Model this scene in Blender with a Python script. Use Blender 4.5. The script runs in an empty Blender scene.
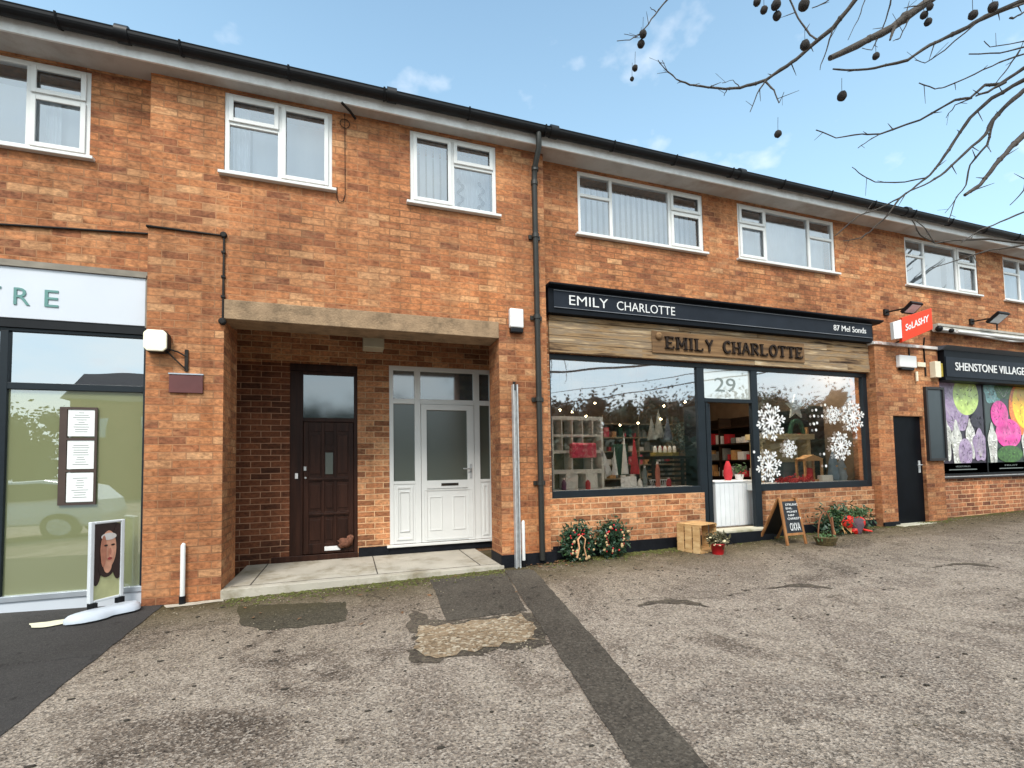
import bpy, bmesh, math, random
import numpy as np
from mathutils import Vector, Matrix
random.seed(7)
S = bpy.context.scene
COL = S.collection
R = math.radians
# ---------------------------------------------------------------- camera geometry (metres)
CF, CYAW, CPIT, CROL, CCX, CCY = 480.0, 0.32924, 0.04846, -0.01806, 512.0, 443.0
CD, CH = 5.362, 1.229
def cam_axes():
    cy, sy = math.cos(CYAW), math.sin(CYAW)
    f = Vector((sy, cy, 0)); r = Vector((cy, -sy, 0)); u = Vector((0, 0, 1))
    f2 = f*math.cos(CPIT) + u*math.sin(CPIT); u2 = u*math.cos(CPIT) - f*math.sin(CPIT)
    r3 = r*math.cos(CROL) + u2*math.sin(CROL); u3 = u2*math.cos(CROL) - r*math.sin(CROL)
    return r3, u3, f2
AR, AU, AF = cam_axes()
CAM = Vector((0, -CD, CH))
def ray(px, py): return AR*((px-CCX)/CF) - AU*((py-CCY)/CF) + AF
def U(px, py, Y=0.0):                      # where a sight line meets the vertical plane at Y
    d = ray(px, py); t = (Y+CD)/d.y; return CAM + d*t
def at(px, py, dist): return CAM + ray(px, py).normalized()*dist
GA, GB, GC = .018, .02, .0209
def gz(x, y): return GC + GA*max(-9, min(x, 15)) + GB*max(-14, min(y, 0))
def G(px, py, dz=0):
    d = ray(px, py); t = 1.0
    for _ in range(60):
        p = CAM + d*t; t += (gz(p.x, p.y)+dz-p.z)/d.z*.9
    return CAM + d*t
# ---------------------------------------------------------------- materials
def nm(name):
    m = bpy.data.materials.new(name); m.use_nodes = True
    nt = m.node_tree; nt.nodes.clear(); out = nt.nodes.new('ShaderNodeOutputMaterial')
    return m, nt, out
def N(nt, t, **kw):
    n = nt.nodes.new('ShaderNode'+t)
    for k, v in kw.items():
        if k.startswith('i_'):
            n.inputs[int(k[2:]) if k[2:].isdigit() else k[2:].replace('_', ' ')].default_value = v
        else: setattr(n, k, v)
    return n
def rgb(r, g, b):
    f = lambda c: (c/255/12.92) if c/255 <= .04045 else ((c/255+.055)/1.055)**2.4
    return (f(r), f(g), f(b), 1)
def sc(c, k): return (c[0]*k, c[1]*k, c[2]*k, 1)
def ramp(nt, stops):
    r = N(nt, 'ValToRGB'); e = r.color_ramp.elements
    while len(e) < len(stops): e.new(.5)
    for i, (p, c) in enumerate(stops): e[i].position = p; e[i].color = c
    return r
def mixc(nt, fac, a, b, mode='MIX'):
    m = N(nt, 'Mix', data_type='RGBA', blend_type=mode)
    for s, v in ((m.inputs[0], fac), (m.inputs[6], a), (m.inputs[7], b)):
        if hasattr(v, 'links') or hasattr(v, 'is_linked'): nt.links.new(v, s)
        else: s.default_value = v
    return m.outputs[2]
def plain(name, col, rough=.6, var=.15, scale=6, bump=.0, metal=0, spec=.5, dirt=None, dscale=2.5, bscale=None, emit=None):
    m, nt, out = nm(name); L = nt.links.new
    b = N(nt, 'BsdfPrincipled'); b.inputs['Roughness'].default_value = rough
    b.inputs['Metallic'].default_value = metal; b.inputs['Specular IOR Level'].default_value = spec
    tc = N(nt, 'TexCoord'); n = N(nt, 'TexNoise', i_Scale=scale, i_Detail=6.0); L(tc.outputs['Object'], n.inputs['Vector'])
    r = ramp(nt, [(.3, sc(col, 1-var)), (.7, sc(col, 1+var))]); L(n.outputs['Fac'], r.inputs['Fac'])
    c = r.outputs['Color']
    if dirt:
        n2 = N(nt, 'TexNoise', i_Scale=dscale, i_Detail=8.0, i_Roughness=.7); L(tc.outputs['Object'], n2.inputs['Vector'])
        r2 = ramp(nt, [(.48, (0, 0, 0, 1)), (.7, (1, 1, 1, 1))]); L(n2.outputs['Fac'], r2.inputs['Fac'])
        c = mixc(nt, r2.outputs['Color'], c, dirt)
    L(c, b.inputs['Base Color'])
    if bump:
        n3 = N(nt, 'TexNoise', i_Scale=bscale or scale*6, i_Detail=5.0); L(tc.outputs['Object'], n3.inputs['Vector'])
        bp = N(nt, 'Bump', i_Strength=1.0, i_Distance=bump); L(n3.outputs['Fac'], bp.inputs['Height']); L(bp.outputs[0], b.inputs['Normal'])
    if emit: b.inputs['Emission Color'].default_value = emit[0]; b.inputs['Emission Strength'].default_value = emit[1]
    L(b.outputs[0], out.inputs[0]); return m
def brickmat(name, pal, mortar, mvar=.25, streak=.35):
    m, nt, out = nm(name); L = nt.links.new
    tc = N(nt, 'TexCoord'); sx = N(nt, 'SeparateXYZ'); L(tc.outputs['Object'], sx.inputs[0])
    ge = N(nt, 'NewGeometry'); sn = N(nt, 'SeparateXYZ'); L(ge.outputs['True Normal'], sn.inputs[0])
    ab = N(nt, 'Math', operation='ABSOLUTE'); L(sn.outputs[0], ab.inputs[0])
    gt = N(nt, 'Math', operation='GREATER_THAN'); gt.inputs[1].default_value = .5; L(ab.outputs[0], gt.inputs[0])
    mx = N(nt, 'Mix', data_type='FLOAT'); L(gt.outputs[0], mx.inputs[0]); L(sx.outputs[0], mx.inputs[2]); L(sx.outputs[1], mx.inputs[3])
    # slightly wobbly courses
    wn = N(nt, 'TexNoise', i_Scale=5.0, i_Detail=3.0); L(tc.outputs['Object'], wn.inputs['Vector'])
    wv = N(nt, 'VectorMath', operation='MULTIPLY_ADD'); L(wn.outputs['Color'], wv.inputs[0]); wv.inputs[1].default_value = (.02, .011, 0)
    cb = N(nt, 'CombineXYZ'); L(mx.outputs[0], cb.inputs[0]); L(sx.outputs[2], cb.inputs[1]); L(cb.outputs[0], wv.inputs[2])
    br = N(nt, 'TexBrick', offset=.5, squash=1.0); L(wv.outputs[0], br.inputs['Vector'])
    br.inputs['Color1'].default_value = (0, 0, 0, 1); br.inputs['Color2'].default_value = (1, 1, 1, 1); br.inputs['Mortar'].default_value = (.5, .5, .5, 1)
    for k, v in (('Scale', 1), ('Mortar Size', .0052), ('Mortar Smooth', .25), ('Bias', 0), ('Brick Width', .225), ('Row Height', .075)): br.inputs[k].default_value = v
    k = len(pal); rp = ramp(nt, [(i/(k-1), c) for i, c in enumerate(pal)]); L(br.outputs['Color'], rp.inputs['Fac'])
    c = rp.outputs['Color']
    # blotches inside bricks: stretched along the course
    mp = N(nt, 'Mapping'); mp.inputs['Scale'].default_value = (20, 20, 34); L(tc.outputs['Object'], mp.inputs['Vector'])
    n1 = N(nt, 'TexNoise', i_Scale=1.0, i_Detail=7.0, i_Roughness=.65); L(mp.outputs[0], n1.inputs['Vector'])
    r1 = ramp(nt, [(.3, (.42, .40, .40, 1)), (.5, (1, 1, 1, 1)), (.7, (1.55, 1.5, 1.42, 1))]); L(n1.outputs['Fac'], r1.inputs['Fac'])
    c = mixc(nt, 1.0, c, r1.outputs['Color'], 'MULTIPLY')
    # stains and pale rubbed areas that run across neighbouring bricks
    mp2 = N(nt, 'Mapping'); mp2.inputs['Scale'].default_value = (3.2, 3.2, 9); L(tc.outputs['Object'], mp2.inputs['Vector'])
    n6 = N(nt, 'TexNoise', i_Scale=1.0, i_Detail=6.0, i_Roughness=.7); L(mp2.outputs[0], n6.inputs['Vector'])
    r6 = ramp(nt, [(.52, (0, 0, 0, 1)), (.72, (.75, .75, .75, 1))]); L(n6.outputs['Fac'], r6.inputs['Fac'])
    c = mixc(nt, r6.outputs['Color'], c, sc(pal[-1], 1.05))
    r7 = ramp(nt, [(.30, (.8, .8, .8, 1)), (.44, (0, 0, 0, 1))]); L(n6.outputs['Fac'], r7.inputs['Fac'])
    c = mixc(nt, r7.outputs['Color'], c, sc(pal[1], .95))
    # mortar
    n2 = N(nt, 'TexNoise', i_Scale=1.1, i_Detail=5.0); L(tc.outputs['Object'], n2.inputs['Vector'])
    r2 = ramp(nt, [(.35, sc(mortar, 1-mvar)), (.65, sc(mortar, 1+mvar))]); L(n2.outputs['Fac'], r2.inputs['Fac'])
    c = mixc(nt, br.outputs['Fac'], c, r2.outputs['Color'])
    # large weathering patches
    n4 = N(nt, 'TexNoise', i_Scale=.8, i_Detail=7.0, i_Roughness=.6); L(tc.outputs['Object'], n4.inputs['Vector'])
    r4 = ramp(nt, [(.36, (1-streak, 1-streak*1.05, 1-streak*1.1, 1)), (.5, (1, 1, 1, 1)), (.66, (1.25, 1.2, 1.12, 1))]); L(n4.outputs['Fac'], r4.inputs['Fac'])
    c = mixc(nt, 1.0, c, r4.outputs['Color'], 'MULTIPLY')
    mp3 = N(nt, 'Mapping'); mp3.inputs['Scale'].default_value = (5, 5, .35); L(tc.outputs['Object'], mp3.inputs['Vector'])
    n7 = N(nt, 'TexNoise', i_Scale=1.0, i_Detail=6.0, i_Roughness=.6); L(mp3.outputs[0], n7.inputs['Vector'])
    r9 = ramp(nt, [(.34, (.74, .72, .70, 1)), (.50, (1, 1, 1, 1)), (.7, (1.1, 1.09, 1.07, 1))]); L(n7.outputs['Fac'], r9.inputs['Fac'])
    c = mixc(nt, .8, c, r9.outputs['Color'], 'MULTIPLY')
    b = N(nt, 'BsdfPrincipled'); b.inputs['Roughness'].default_value = .88; b.inputs['Specular IOR Level'].default_value = .25
    L(c, b.inputs['Base Color'])
    inv = N(nt, 'Math', operation='MULTIPLY_ADD'); L(br.outputs['Fac'], inv.inputs[0]); inv.inputs[1].default_value = -1; inv.inputs[2].default_value = 1
    ad = N(nt, 'Math', operation='MULTIPLY_ADD'); L(n1.outputs['Fac'], ad.inputs[0]); ad.inputs[1].default_value = .55; L(inv.outputs[0], ad.inputs[2])
    ad2 = N(nt, 'Math', operation='MULTIPLY_ADD'); L(br.outputs['Color'], ad2.inputs[0]); ad2.inputs[1].default_value = .3; L(ad.outputs[0], ad2.inputs[2])
    bp = N(nt, 'Bump', i_Strength=.9, i_Distance=.006); L(ad2.outputs[0], bp.inputs['Height']); L(bp.outputs[0], b.inputs['Normal'])
    L(b.outputs[0], out.inputs[0]); return m
def glass(name, refl, tint=(.9, .93, .93, 1), rough=0.0, film=None, filmk=0, wave=.0):
    m, nt, out = nm(name); L = nt.links.new
    tr = N(nt, 'BsdfTransparent'); tr.inputs[0].default_value = tint
    gl = N(nt, 'BsdfGlossy'); gl.inputs['Roughness'].default_value = rough; gl.inputs[0].default_value = (.95, .97, 1, 1)
    base = tr.outputs[0]
    if film:
        df = N(nt, 'BsdfDiffuse'); df.inputs[0].default_value = film
        ms = N(nt, 'MixShader'); ms.inputs[0].default_value = filmk; L(base, ms.inputs[1]); L(df.outputs[0], ms.inputs[2]); base = ms.outputs[0]
    if wave:
        tc = N(nt, 'TexCoord'); n = N(nt, 'TexNoise', i_Scale=1.3, i_Detail=1.0); L(tc.outputs['Object'], n.inputs['Vector'])
        bp = N(nt, 'Bump', i_Strength=1.0, i_Distance=wave); L(n.outputs['Fac'], bp.inputs['Height']); L(bp.outputs[0], gl.inputs['Normal'])
    fr = N(nt, 'Fresnel', i_IOR=1.5); ma = N(nt, 'Math', operation='ADD', use_clamp=True); ma.inputs[1].default_value = refl-.04; L(fr.outputs[0], ma.inputs[0])
    mx = N(nt, 'MixShader'); L(ma.outputs[0], mx.inputs[0]); L(base, mx.inputs[1]); L(gl.outputs[0], mx.inputs[2])
    L(mx.outputs[0], out.inputs[0]); return m
def woodmat(name, pal, axis='x', rough=.8, isl=True, stretch=14, base=1.3):
    m, nt, out = nm(name); L = nt.links.new
    tc = N(nt, 'TexCoord'); mp = N(nt, 'Mapping'); s = [stretch*base]*3; s['xyz'.index(axis)] = base; mp.inputs['Scale'].default_value = s
    L(tc.outputs['Object'], mp.inputs['Vector'])
    ge = N(nt, 'NewGeometry'); of = N(nt, 'VectorMath', operation='SCALE'); of.inputs[3].default_value = 40
    cbo = N(nt, 'CombineXYZ'); L(ge.outputs['Random Per Island'], cbo.inputs[0]); L(ge.outputs['Random Per Island'], cbo.inputs[1]); L(cbo.outputs[0], of.inputs[0])
    av = N(nt, 'VectorMath', operation='ADD'); L(mp.outputs[0], av.inputs[0]); L(of.outputs[0], av.inputs[1])
    n = N(nt, 'TexNoise', i_Scale=1.0, i_Detail=9.0, i_Roughness=.62); L(av.outputs[0], n.inputs['Vector'])
    k = len(pal); rp = ramp(nt, [(.28+.44*i/(k-1), c) for i, c in enumerate(pal)])
    ad = N(nt, 'Math', operation='MULTIPLY_ADD'); L(ge.outputs['Random Per Island'], ad.inputs[0]); ad.inputs[1].default_value = .16 if isl else 0; ad.inputs[2].default_value = -.08 if isl else 0
    a2 = N(nt, 'Math', operation='ADD'); L(ad.outputs[0], a2.inputs[0]); L(n.outputs['Fac'], a2.inputs[1]); L(a2.outputs[0], rp.inputs['Fac'])
    b = N(nt, 'BsdfPrincipled'); b.inputs['Roughness'].default_value = rough; b.inputs['Specular IOR Level'].default_value = .2; L(rp.outputs[0], b.inputs['Base Color'])
    bp = N(nt, 'Bump', i_Strength=.6, i_Distance=.004); L(n.outputs['Fac'], bp.inputs['Height']); L(bp.outputs[0], b.inputs['Normal'])
    L(b.outputs[0], out.inputs[0]); return m
def groundmat(name, pal, stone=(.5, .45, .38, 1), moss=True, vs=70, dark=.5, bumpd=.008, stone_amt=.5):
    m, nt, out = nm(name); L = nt.links.new
    tc = N(nt, 'TexCoord'); V = tc.outputs['Object']
    n = N(nt, 'TexNoise', i_Scale=.75, i_Detail=10.0, i_Roughness=.68, i_Distortion=.6); L(V, n.inputs['Vector'])
    k = len(pal); rp = ramp(nt, [(.34+.32*i/(k-1), c) for i, c in enumerate(pal)]); L(n.outputs['Fac'], rp.inputs['Fac']); c = rp.outputs[0]
    nf = N(nt, 'TexNoise', i_Scale=58.0, i_Detail=8.0, i_Roughness=.8); L(V, nf.inputs['Vector'])
    rf = ramp(nt, [(.34, (.25, .25, .25, 1)), (.5, (1, 1, 1, 1)), (.66, (1.9, 1.85, 1.75, 1))]); L(nf.outputs['Fac'], rf.inputs['Fac'])
    c = mixc(nt, dark, c, rf.outputs[0], 'MULTIPLY')
    vo = N(nt, 'TexVoronoi', i_Scale=float(vs)); L(V, vo.inputs['Vector'])
    sv = N(nt, 'SeparateColor'); L(vo.outputs['Color'], sv.inputs[0])
    rs = ramp(nt, [(.55, (0, 0, 0, 1)), (.95, (1, 1, 1, 1))]); L(sv.outputs[0], rs.inputs['Fac'])
    mm = N(nt, 'Math', operation='MULTIPLY'); L(rs.outputs[0], mm.inputs[0]); mm.inputs[1].default_value = stone_amt
    c = mixc(nt, mm.outputs[0], c, stone)
    rd = ramp(nt, [(.72, (1, 1, 1, 1)), (1.0, (.3, .3, .3, 1))]); L(sv.outputs[1], rd.inputs['Fac'])
    c = mixc(nt, dark, c, rd.outputs[0], 'MULTIPLY')
    # dark spots of old gum and tar
    md = N(nt, 'Mapping'); md.inputs['Scale'].default_value = (1.6, 1, 1); L(V, md.inputs['Vector']); nd = N(nt, 'TexNoise', i_Scale=7.0, i_Detail=6.0, i_Roughness=.65); L(md.outputs[0], nd.inputs['Vector'])
    rg = ramp(nt, [(.30, (.28, .26, .24, 1)), (.40, (1, 1, 1, 1)), (.66, (1, 1, 1, 1)), (.78, (1.3, 1.28, 1.24, 1))]); L(nd.outputs['Fac'], rg.inputs['Fac'])
    c = mixc(nt, .8, c, rg.outputs[0], 'MULTIPLY')
    if moss:
        sx = N(nt, 'SeparateXYZ'); L(V, sx.inputs[0])
        mr = N(nt, 'MapRange'); mr.inputs[1].default_value = -.9; mr.inputs[2].default_value = .05; L(sx.outputs[1], mr.inputs[0])
        n5 = N(nt, 'TexNoise', i_Scale=2.2, i_Detail=8.0, i_Roughness=.7); L(V, n5.inputs['Vector'])
        r5 = ramp(nt, [(.28, (0, 0, 0, 1)), (.5, (1, 1, 1, 1))]); L(n5.outputs['Fac'], r5.inputs['Fac'])
        m5 = N(nt, 'Math', operation='MULTIPLY'); L(mr.outputs[0], m5.inputs[0]); L(r5.outputs[0], m5.inputs[1])
        c = mixc(nt, m5.outputs[0], c, rgb(90, 82, 46))
        mr2 = N(nt, 'MapRange'); mr2.inputs[1].default_value = -2.0; mr2.inputs[2].default_value = -.2; mr2.inputs[4].default_value = 1.0; L(sx.outputs[1], mr2.inputs[0])
        r8 = ramp(nt, [(.25, (.35, .35, .35, 1)), (.55, (1, 1, 1, 1))]); L(n.outputs['Fac'], r8.inputs['Fac'])
        m8 = N(nt, 'Math', operation='MULTIPLY'); L(mr2.outputs[0], m8.inputs[0]); L(r8.outputs[0], m8.inputs[1])
        c = mixc(nt, m8.outputs[0], c, (.60, .55, .47, 1), 'MULTIPLY')
        vc = N(nt, 'TexVoronoi', feature='DISTANCE_TO_EDGE', i_Scale=.42); wv = N(nt, 'VectorMath', operation='MULTIPLY_ADD'); nw = N(nt, 'TexNoise', i_Scale=2.5, i_Detail=6.0); L(V, nw.inputs['Vector']); L(nw.outputs['Color'], wv.inputs[0]); wv.inputs[1].default_value = (.5, .5, 0); L(V, wv.inputs[2]); L(wv.outputs[0], vc.inputs['Vector'])
        rc = ramp(nt, [(.0, (.38, .36, .33, 1)), (.006, (1, 1, 1, 1))]); L(vc.outputs['Distance'], rc.inputs['Fac'])
        rcm = ramp(nt, [(.48, (0, 0, 0, 1)), (.6, (.7, .7, .7, 1))]); L(nd.outputs['Fac'], rcm.inputs['Fac'])
        nb_ = N(nt, 'TexNoise', i_Scale=.5, i_Detail=2.0); L(V, nb_.inputs['Vector']); rb_ = ramp(nt, [(.5, (0, 0, 0, 1)), (.6, (.8, .8, .8, 1))]); L(nb_.outputs['Fac'], rb_.inputs['Fac'])
        c = mixc(nt, rb_.outputs[0], c, mixc(nt, 1.0, c, rc.outputs[0], 'MULTIPLY'))
    b = N(nt, 'BsdfPrincipled'); b.inputs['Roughness'].default_value = .9; b.inputs['Specular IOR Level'].default_value = .3
    L(c, b.inputs['Base Color'])
    h = N(nt, 'Math', operation='MULTIPLY_ADD'); L(nf.outputs['Fac'], h.inputs[0]); h.inputs[1].default_value = 1.6; L(vo.outputs['Distance'], h.inputs[2])
    bp = N(nt, 'Bump', i_Strength=1.0, i_Distance=bumpd); L(h.outputs[0], bp.inputs['Height']); L(bp.outputs[0], b.inputs['Normal'])
    L(b.outputs[0], out.inputs[0]); return m

PAL = [rgb(126, 80, 57), rgb(147, 94, 64), rgb(160, 103, 69), rgb(165, 108, 71), rgb(168, 111, 74), rgb(171, 116, 79), rgb(174, 121, 83), rgb(184, 139, 101)]
M = {}
M['brick'] = brickmat('orange brick', PAL, rgb(158, 114, 82), mvar=.4, streak=.25)
M['brick_low'] = brickmat('pale pointed brick', [rgb(116, 76, 54), rgb(156, 104, 72), rgb(178, 124, 88), rgb(188, 140, 102)], rgb(196, 164, 130), streak=.2)
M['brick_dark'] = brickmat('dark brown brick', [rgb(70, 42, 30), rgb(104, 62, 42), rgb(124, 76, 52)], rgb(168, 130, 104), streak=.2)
M['brick_red'] = brickmat('red brick', [rgb(104, 66, 52), rgb(150, 98, 70), rgb(176, 118, 84)], rgb(200, 166, 132), streak=.2)
M['upvc'] = plain('white window plastic', (.70, .70, .68, 1), .3, .03, 3)
M['white'] = plain('white paint', (.76, .76, .75, 1), .45, .05, 5, dirt=(.55, .53, .5, 1), dscale=3)
M['soffit'] = plain('grey painted soffit', (.43, .41, .39, 1), .7, .12, 3, dirt=(.3, .24, .2, 1), dscale=1.8, bump=.002)
M['black'] = plain('black plastic', (.006, .0065, .008, 1), .45, .3, 8, spec=.25)
M['iron'] = plain('dark iron', (.014, .012, .011, 1), .6, .4, 12, dirt=(.04, .03, .02, 1), spec=.2)
M['pipe'] = plain('grey green downpipe paint', (.02, .019, .015, 1), .5, .2, 9)
M['slate'] = plain('dark slate frame paint', rgb(24, 32, 38), .45, .15, 6, spec=.3)
M['navy'] = plain('black sign paint', (.0045, .006, .009, 1), .5, .2, 5, spec=.12)
M['navyface'] = plain('charcoal sign face', (.014, .018, .026, 1), .5, .2, 3, spec=.15)
M['bitumen'] = plain('black bitumen plinth paint', (.008, .009, .012, 1), .6, .3, 8, bump=.004, spec=.15)
M['conc'] = plain('weathered concrete', rgb(152, 126, 98), .9, .2, 9, bump=.008, bscale=50, dirt=rgb(102, 84, 64), dscale=5)
M['step'] = plain('pale concrete step', rgb(180, 172, 158), .9, .12, 3, bump=.004, bscale=60, dirt=rgb(126, 114, 90), dscale=2.2)
M['stone'] = plain('pale stone', rgb(190, 184, 165), .85, .12, 6, bump=.003, dirt=rgb(120, 115, 80))
M['tile'] = plain('dark roof tile', (.025, .026, .03, 1), .8, .4, 9, bump=.01)
M['text_white'] = plain('white lettering', (.74, .74, .73, 1), .5, .02)
M['text_green'] = plain('sage green lettering', rgb(90, 135, 130), .5, .05)
M['text_grey'] = plain('grey lettering', rgb(120, 128, 125), .5, .05)
M['panelwhite'] = plain('pale grey fascia panel', (.58, .61, .66, 1), .35, .03, 2)
M['alu'] = plain('aluminium frame', (.45, .48, .52, 1), .35, .1, 5, metal=.5)
M['steel'] = plain('galvanised steel', (.5, .51, .51, 1), .5, .2, 14, metal=.3)
M['brown_door'] = woodmat('dark brown stained wood', [rgb(32, 17, 12), rgb(48, 27, 19), rgb(62, 37, 27)], 'z', .45)
M['clad'] = woodmat('reclaimed timber boards', [rgb(48, 36, 28), rgb(98, 78, 60), rgb(152, 124, 90), rgb(128, 112, 94), rgb(176, 150, 116), rgb(200, 188, 166)], 'x', .9, stretch=11, base=1.5)
M['board'] = woodmat('dark brown timber board', [rgb(86, 66, 48), rgb(122, 94, 66), rgb(150, 120, 84)], 'x', .8)
M['darkwood'] = woodmat('blackened wood letters', [rgb(28, 20, 16), rgb(50, 36, 26)], 'x', .6)
M['crate'] = woodmat('pale pine crate', [rgb(150, 112, 72), rgb(190, 150, 102), rgb(214, 180, 132)], 'y', .75)
M['oak'] = woodmat('brown oak', [rgb(104, 68, 40), rgb(150, 102, 62), rgb(172, 124, 80)], 'z', .6)
M['glass_up'] = glass('upstairs glass', .30, (.88, .9, .9, 1), wave=.002)
M['glass_shop'] = glass('shop glass', .44, (.9, .92, .92, 1), rough=.022, wave=.004)
M['glass_left'] = glass('reflective tinted glass', .50, (.35, .4, .42, 1), wave=.003)
M['glass_pic'] = glass('picture window glass', .07, (.97, .97, .97, 1), wave=.003)
M['glass_frost'] = glass('frosted number glass', .3, (.6, .6, .6, 1), film=rgb(214, 216, 208), filmk=.7, wave=.004)
M['glass_film'] = glass('green filmed glass', .30, (.5, .5, .4, 1), film=rgb(158, 162, 120), filmk=.75, wave=.004)
M['glass_obs'] = glass('obscure door glass', .10, (.3, .34, .34, 1), rough=.28, film=rgb(88, 94, 84), filmk=.8)
M['glass_top'] = glass('toplight glass', .20, (.3, .33, .33, 1), rough=.07, film=rgb(80, 92, 94), filmk=.7)
M['plaster'] = plain('cream plaster', (.45, .42, .38, 1), .9, .05)
M['shopwall'] = plain('brown shop wall', rgb(112, 92, 70), .9, .15)
M['floorint'] = plain('wood floor', rgb(105, 85, 62), .6, .2)
M['curtain'] = plain('white net curtain', (.7, .72, .76, 1), .9, .05)
M['red'] = plain('orange red sign', rgb(226, 62, 26), .4, .04)
M['cream'] = plain('cream plastic', rgb(226, 216, 190), .5, .06)
M['lamp_face'] = plain('cream lantern glass', rgb(245, 238, 212), .35, .03)
M['maroon'] = plain('maroon plaque', rgb(92, 46, 44), .5, .15, 4)
M['gr'] = groundmat('worn grey tarmac', [rgb(84, 72, 62), rgb(118, 104, 92), rgb(158, 144, 130), rgb(128, 114, 102), rgb(150, 137, 125)], stone=rgb(216, 200, 184), vs=95, dark=.95)
M['tar'] = groundmat('dark asphalt', [rgb(60, 53, 46), rgb(72, 65, 57), rgb(82, 75, 66)], stone=rgb(128, 118, 106), moss=False, vs=90, dark=.6, bumpd=.003, stone_amt=.3)
M['tarblack'] = groundmat('smooth black asphalt', [rgb(48, 45, 44), rgb(56, 53, 52), rgb(66, 63, 60)], stone=rgb(100, 96, 90), moss=False, vs=170, dark=.3, bumpd=.002, stone_amt=.25)
M['gravel'] = groundmat('exposed gravel', [rgb(128, 106, 82), rgb(164, 140, 112), rgb(182, 158, 130)], stone=rgb(214, 198, 174), moss=False, vs=45, dark=.6, bumpd=.014, stone_amt=.8)
M['crack'] = groundmat('dark broken tarmac', [rgb(66, 58, 50), rgb(90, 79, 69), rgb(118, 105, 92)], stone=rgb(130, 120, 100), moss=False, vs=60, dark=.6, bumpd=.012)
M['mossm'] = plain('moss', rgb(92, 94, 44), .95, .4, 20, bump=.01)
M['bark'] = plain('grey brown bark', (.065, .053, .043, 1), .85, .35, 18, bump=.006)
M['ball'] = plain('dark seed ball', (.03, .024, .02, 1), .9, .4, 60, bump=.004)

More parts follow.
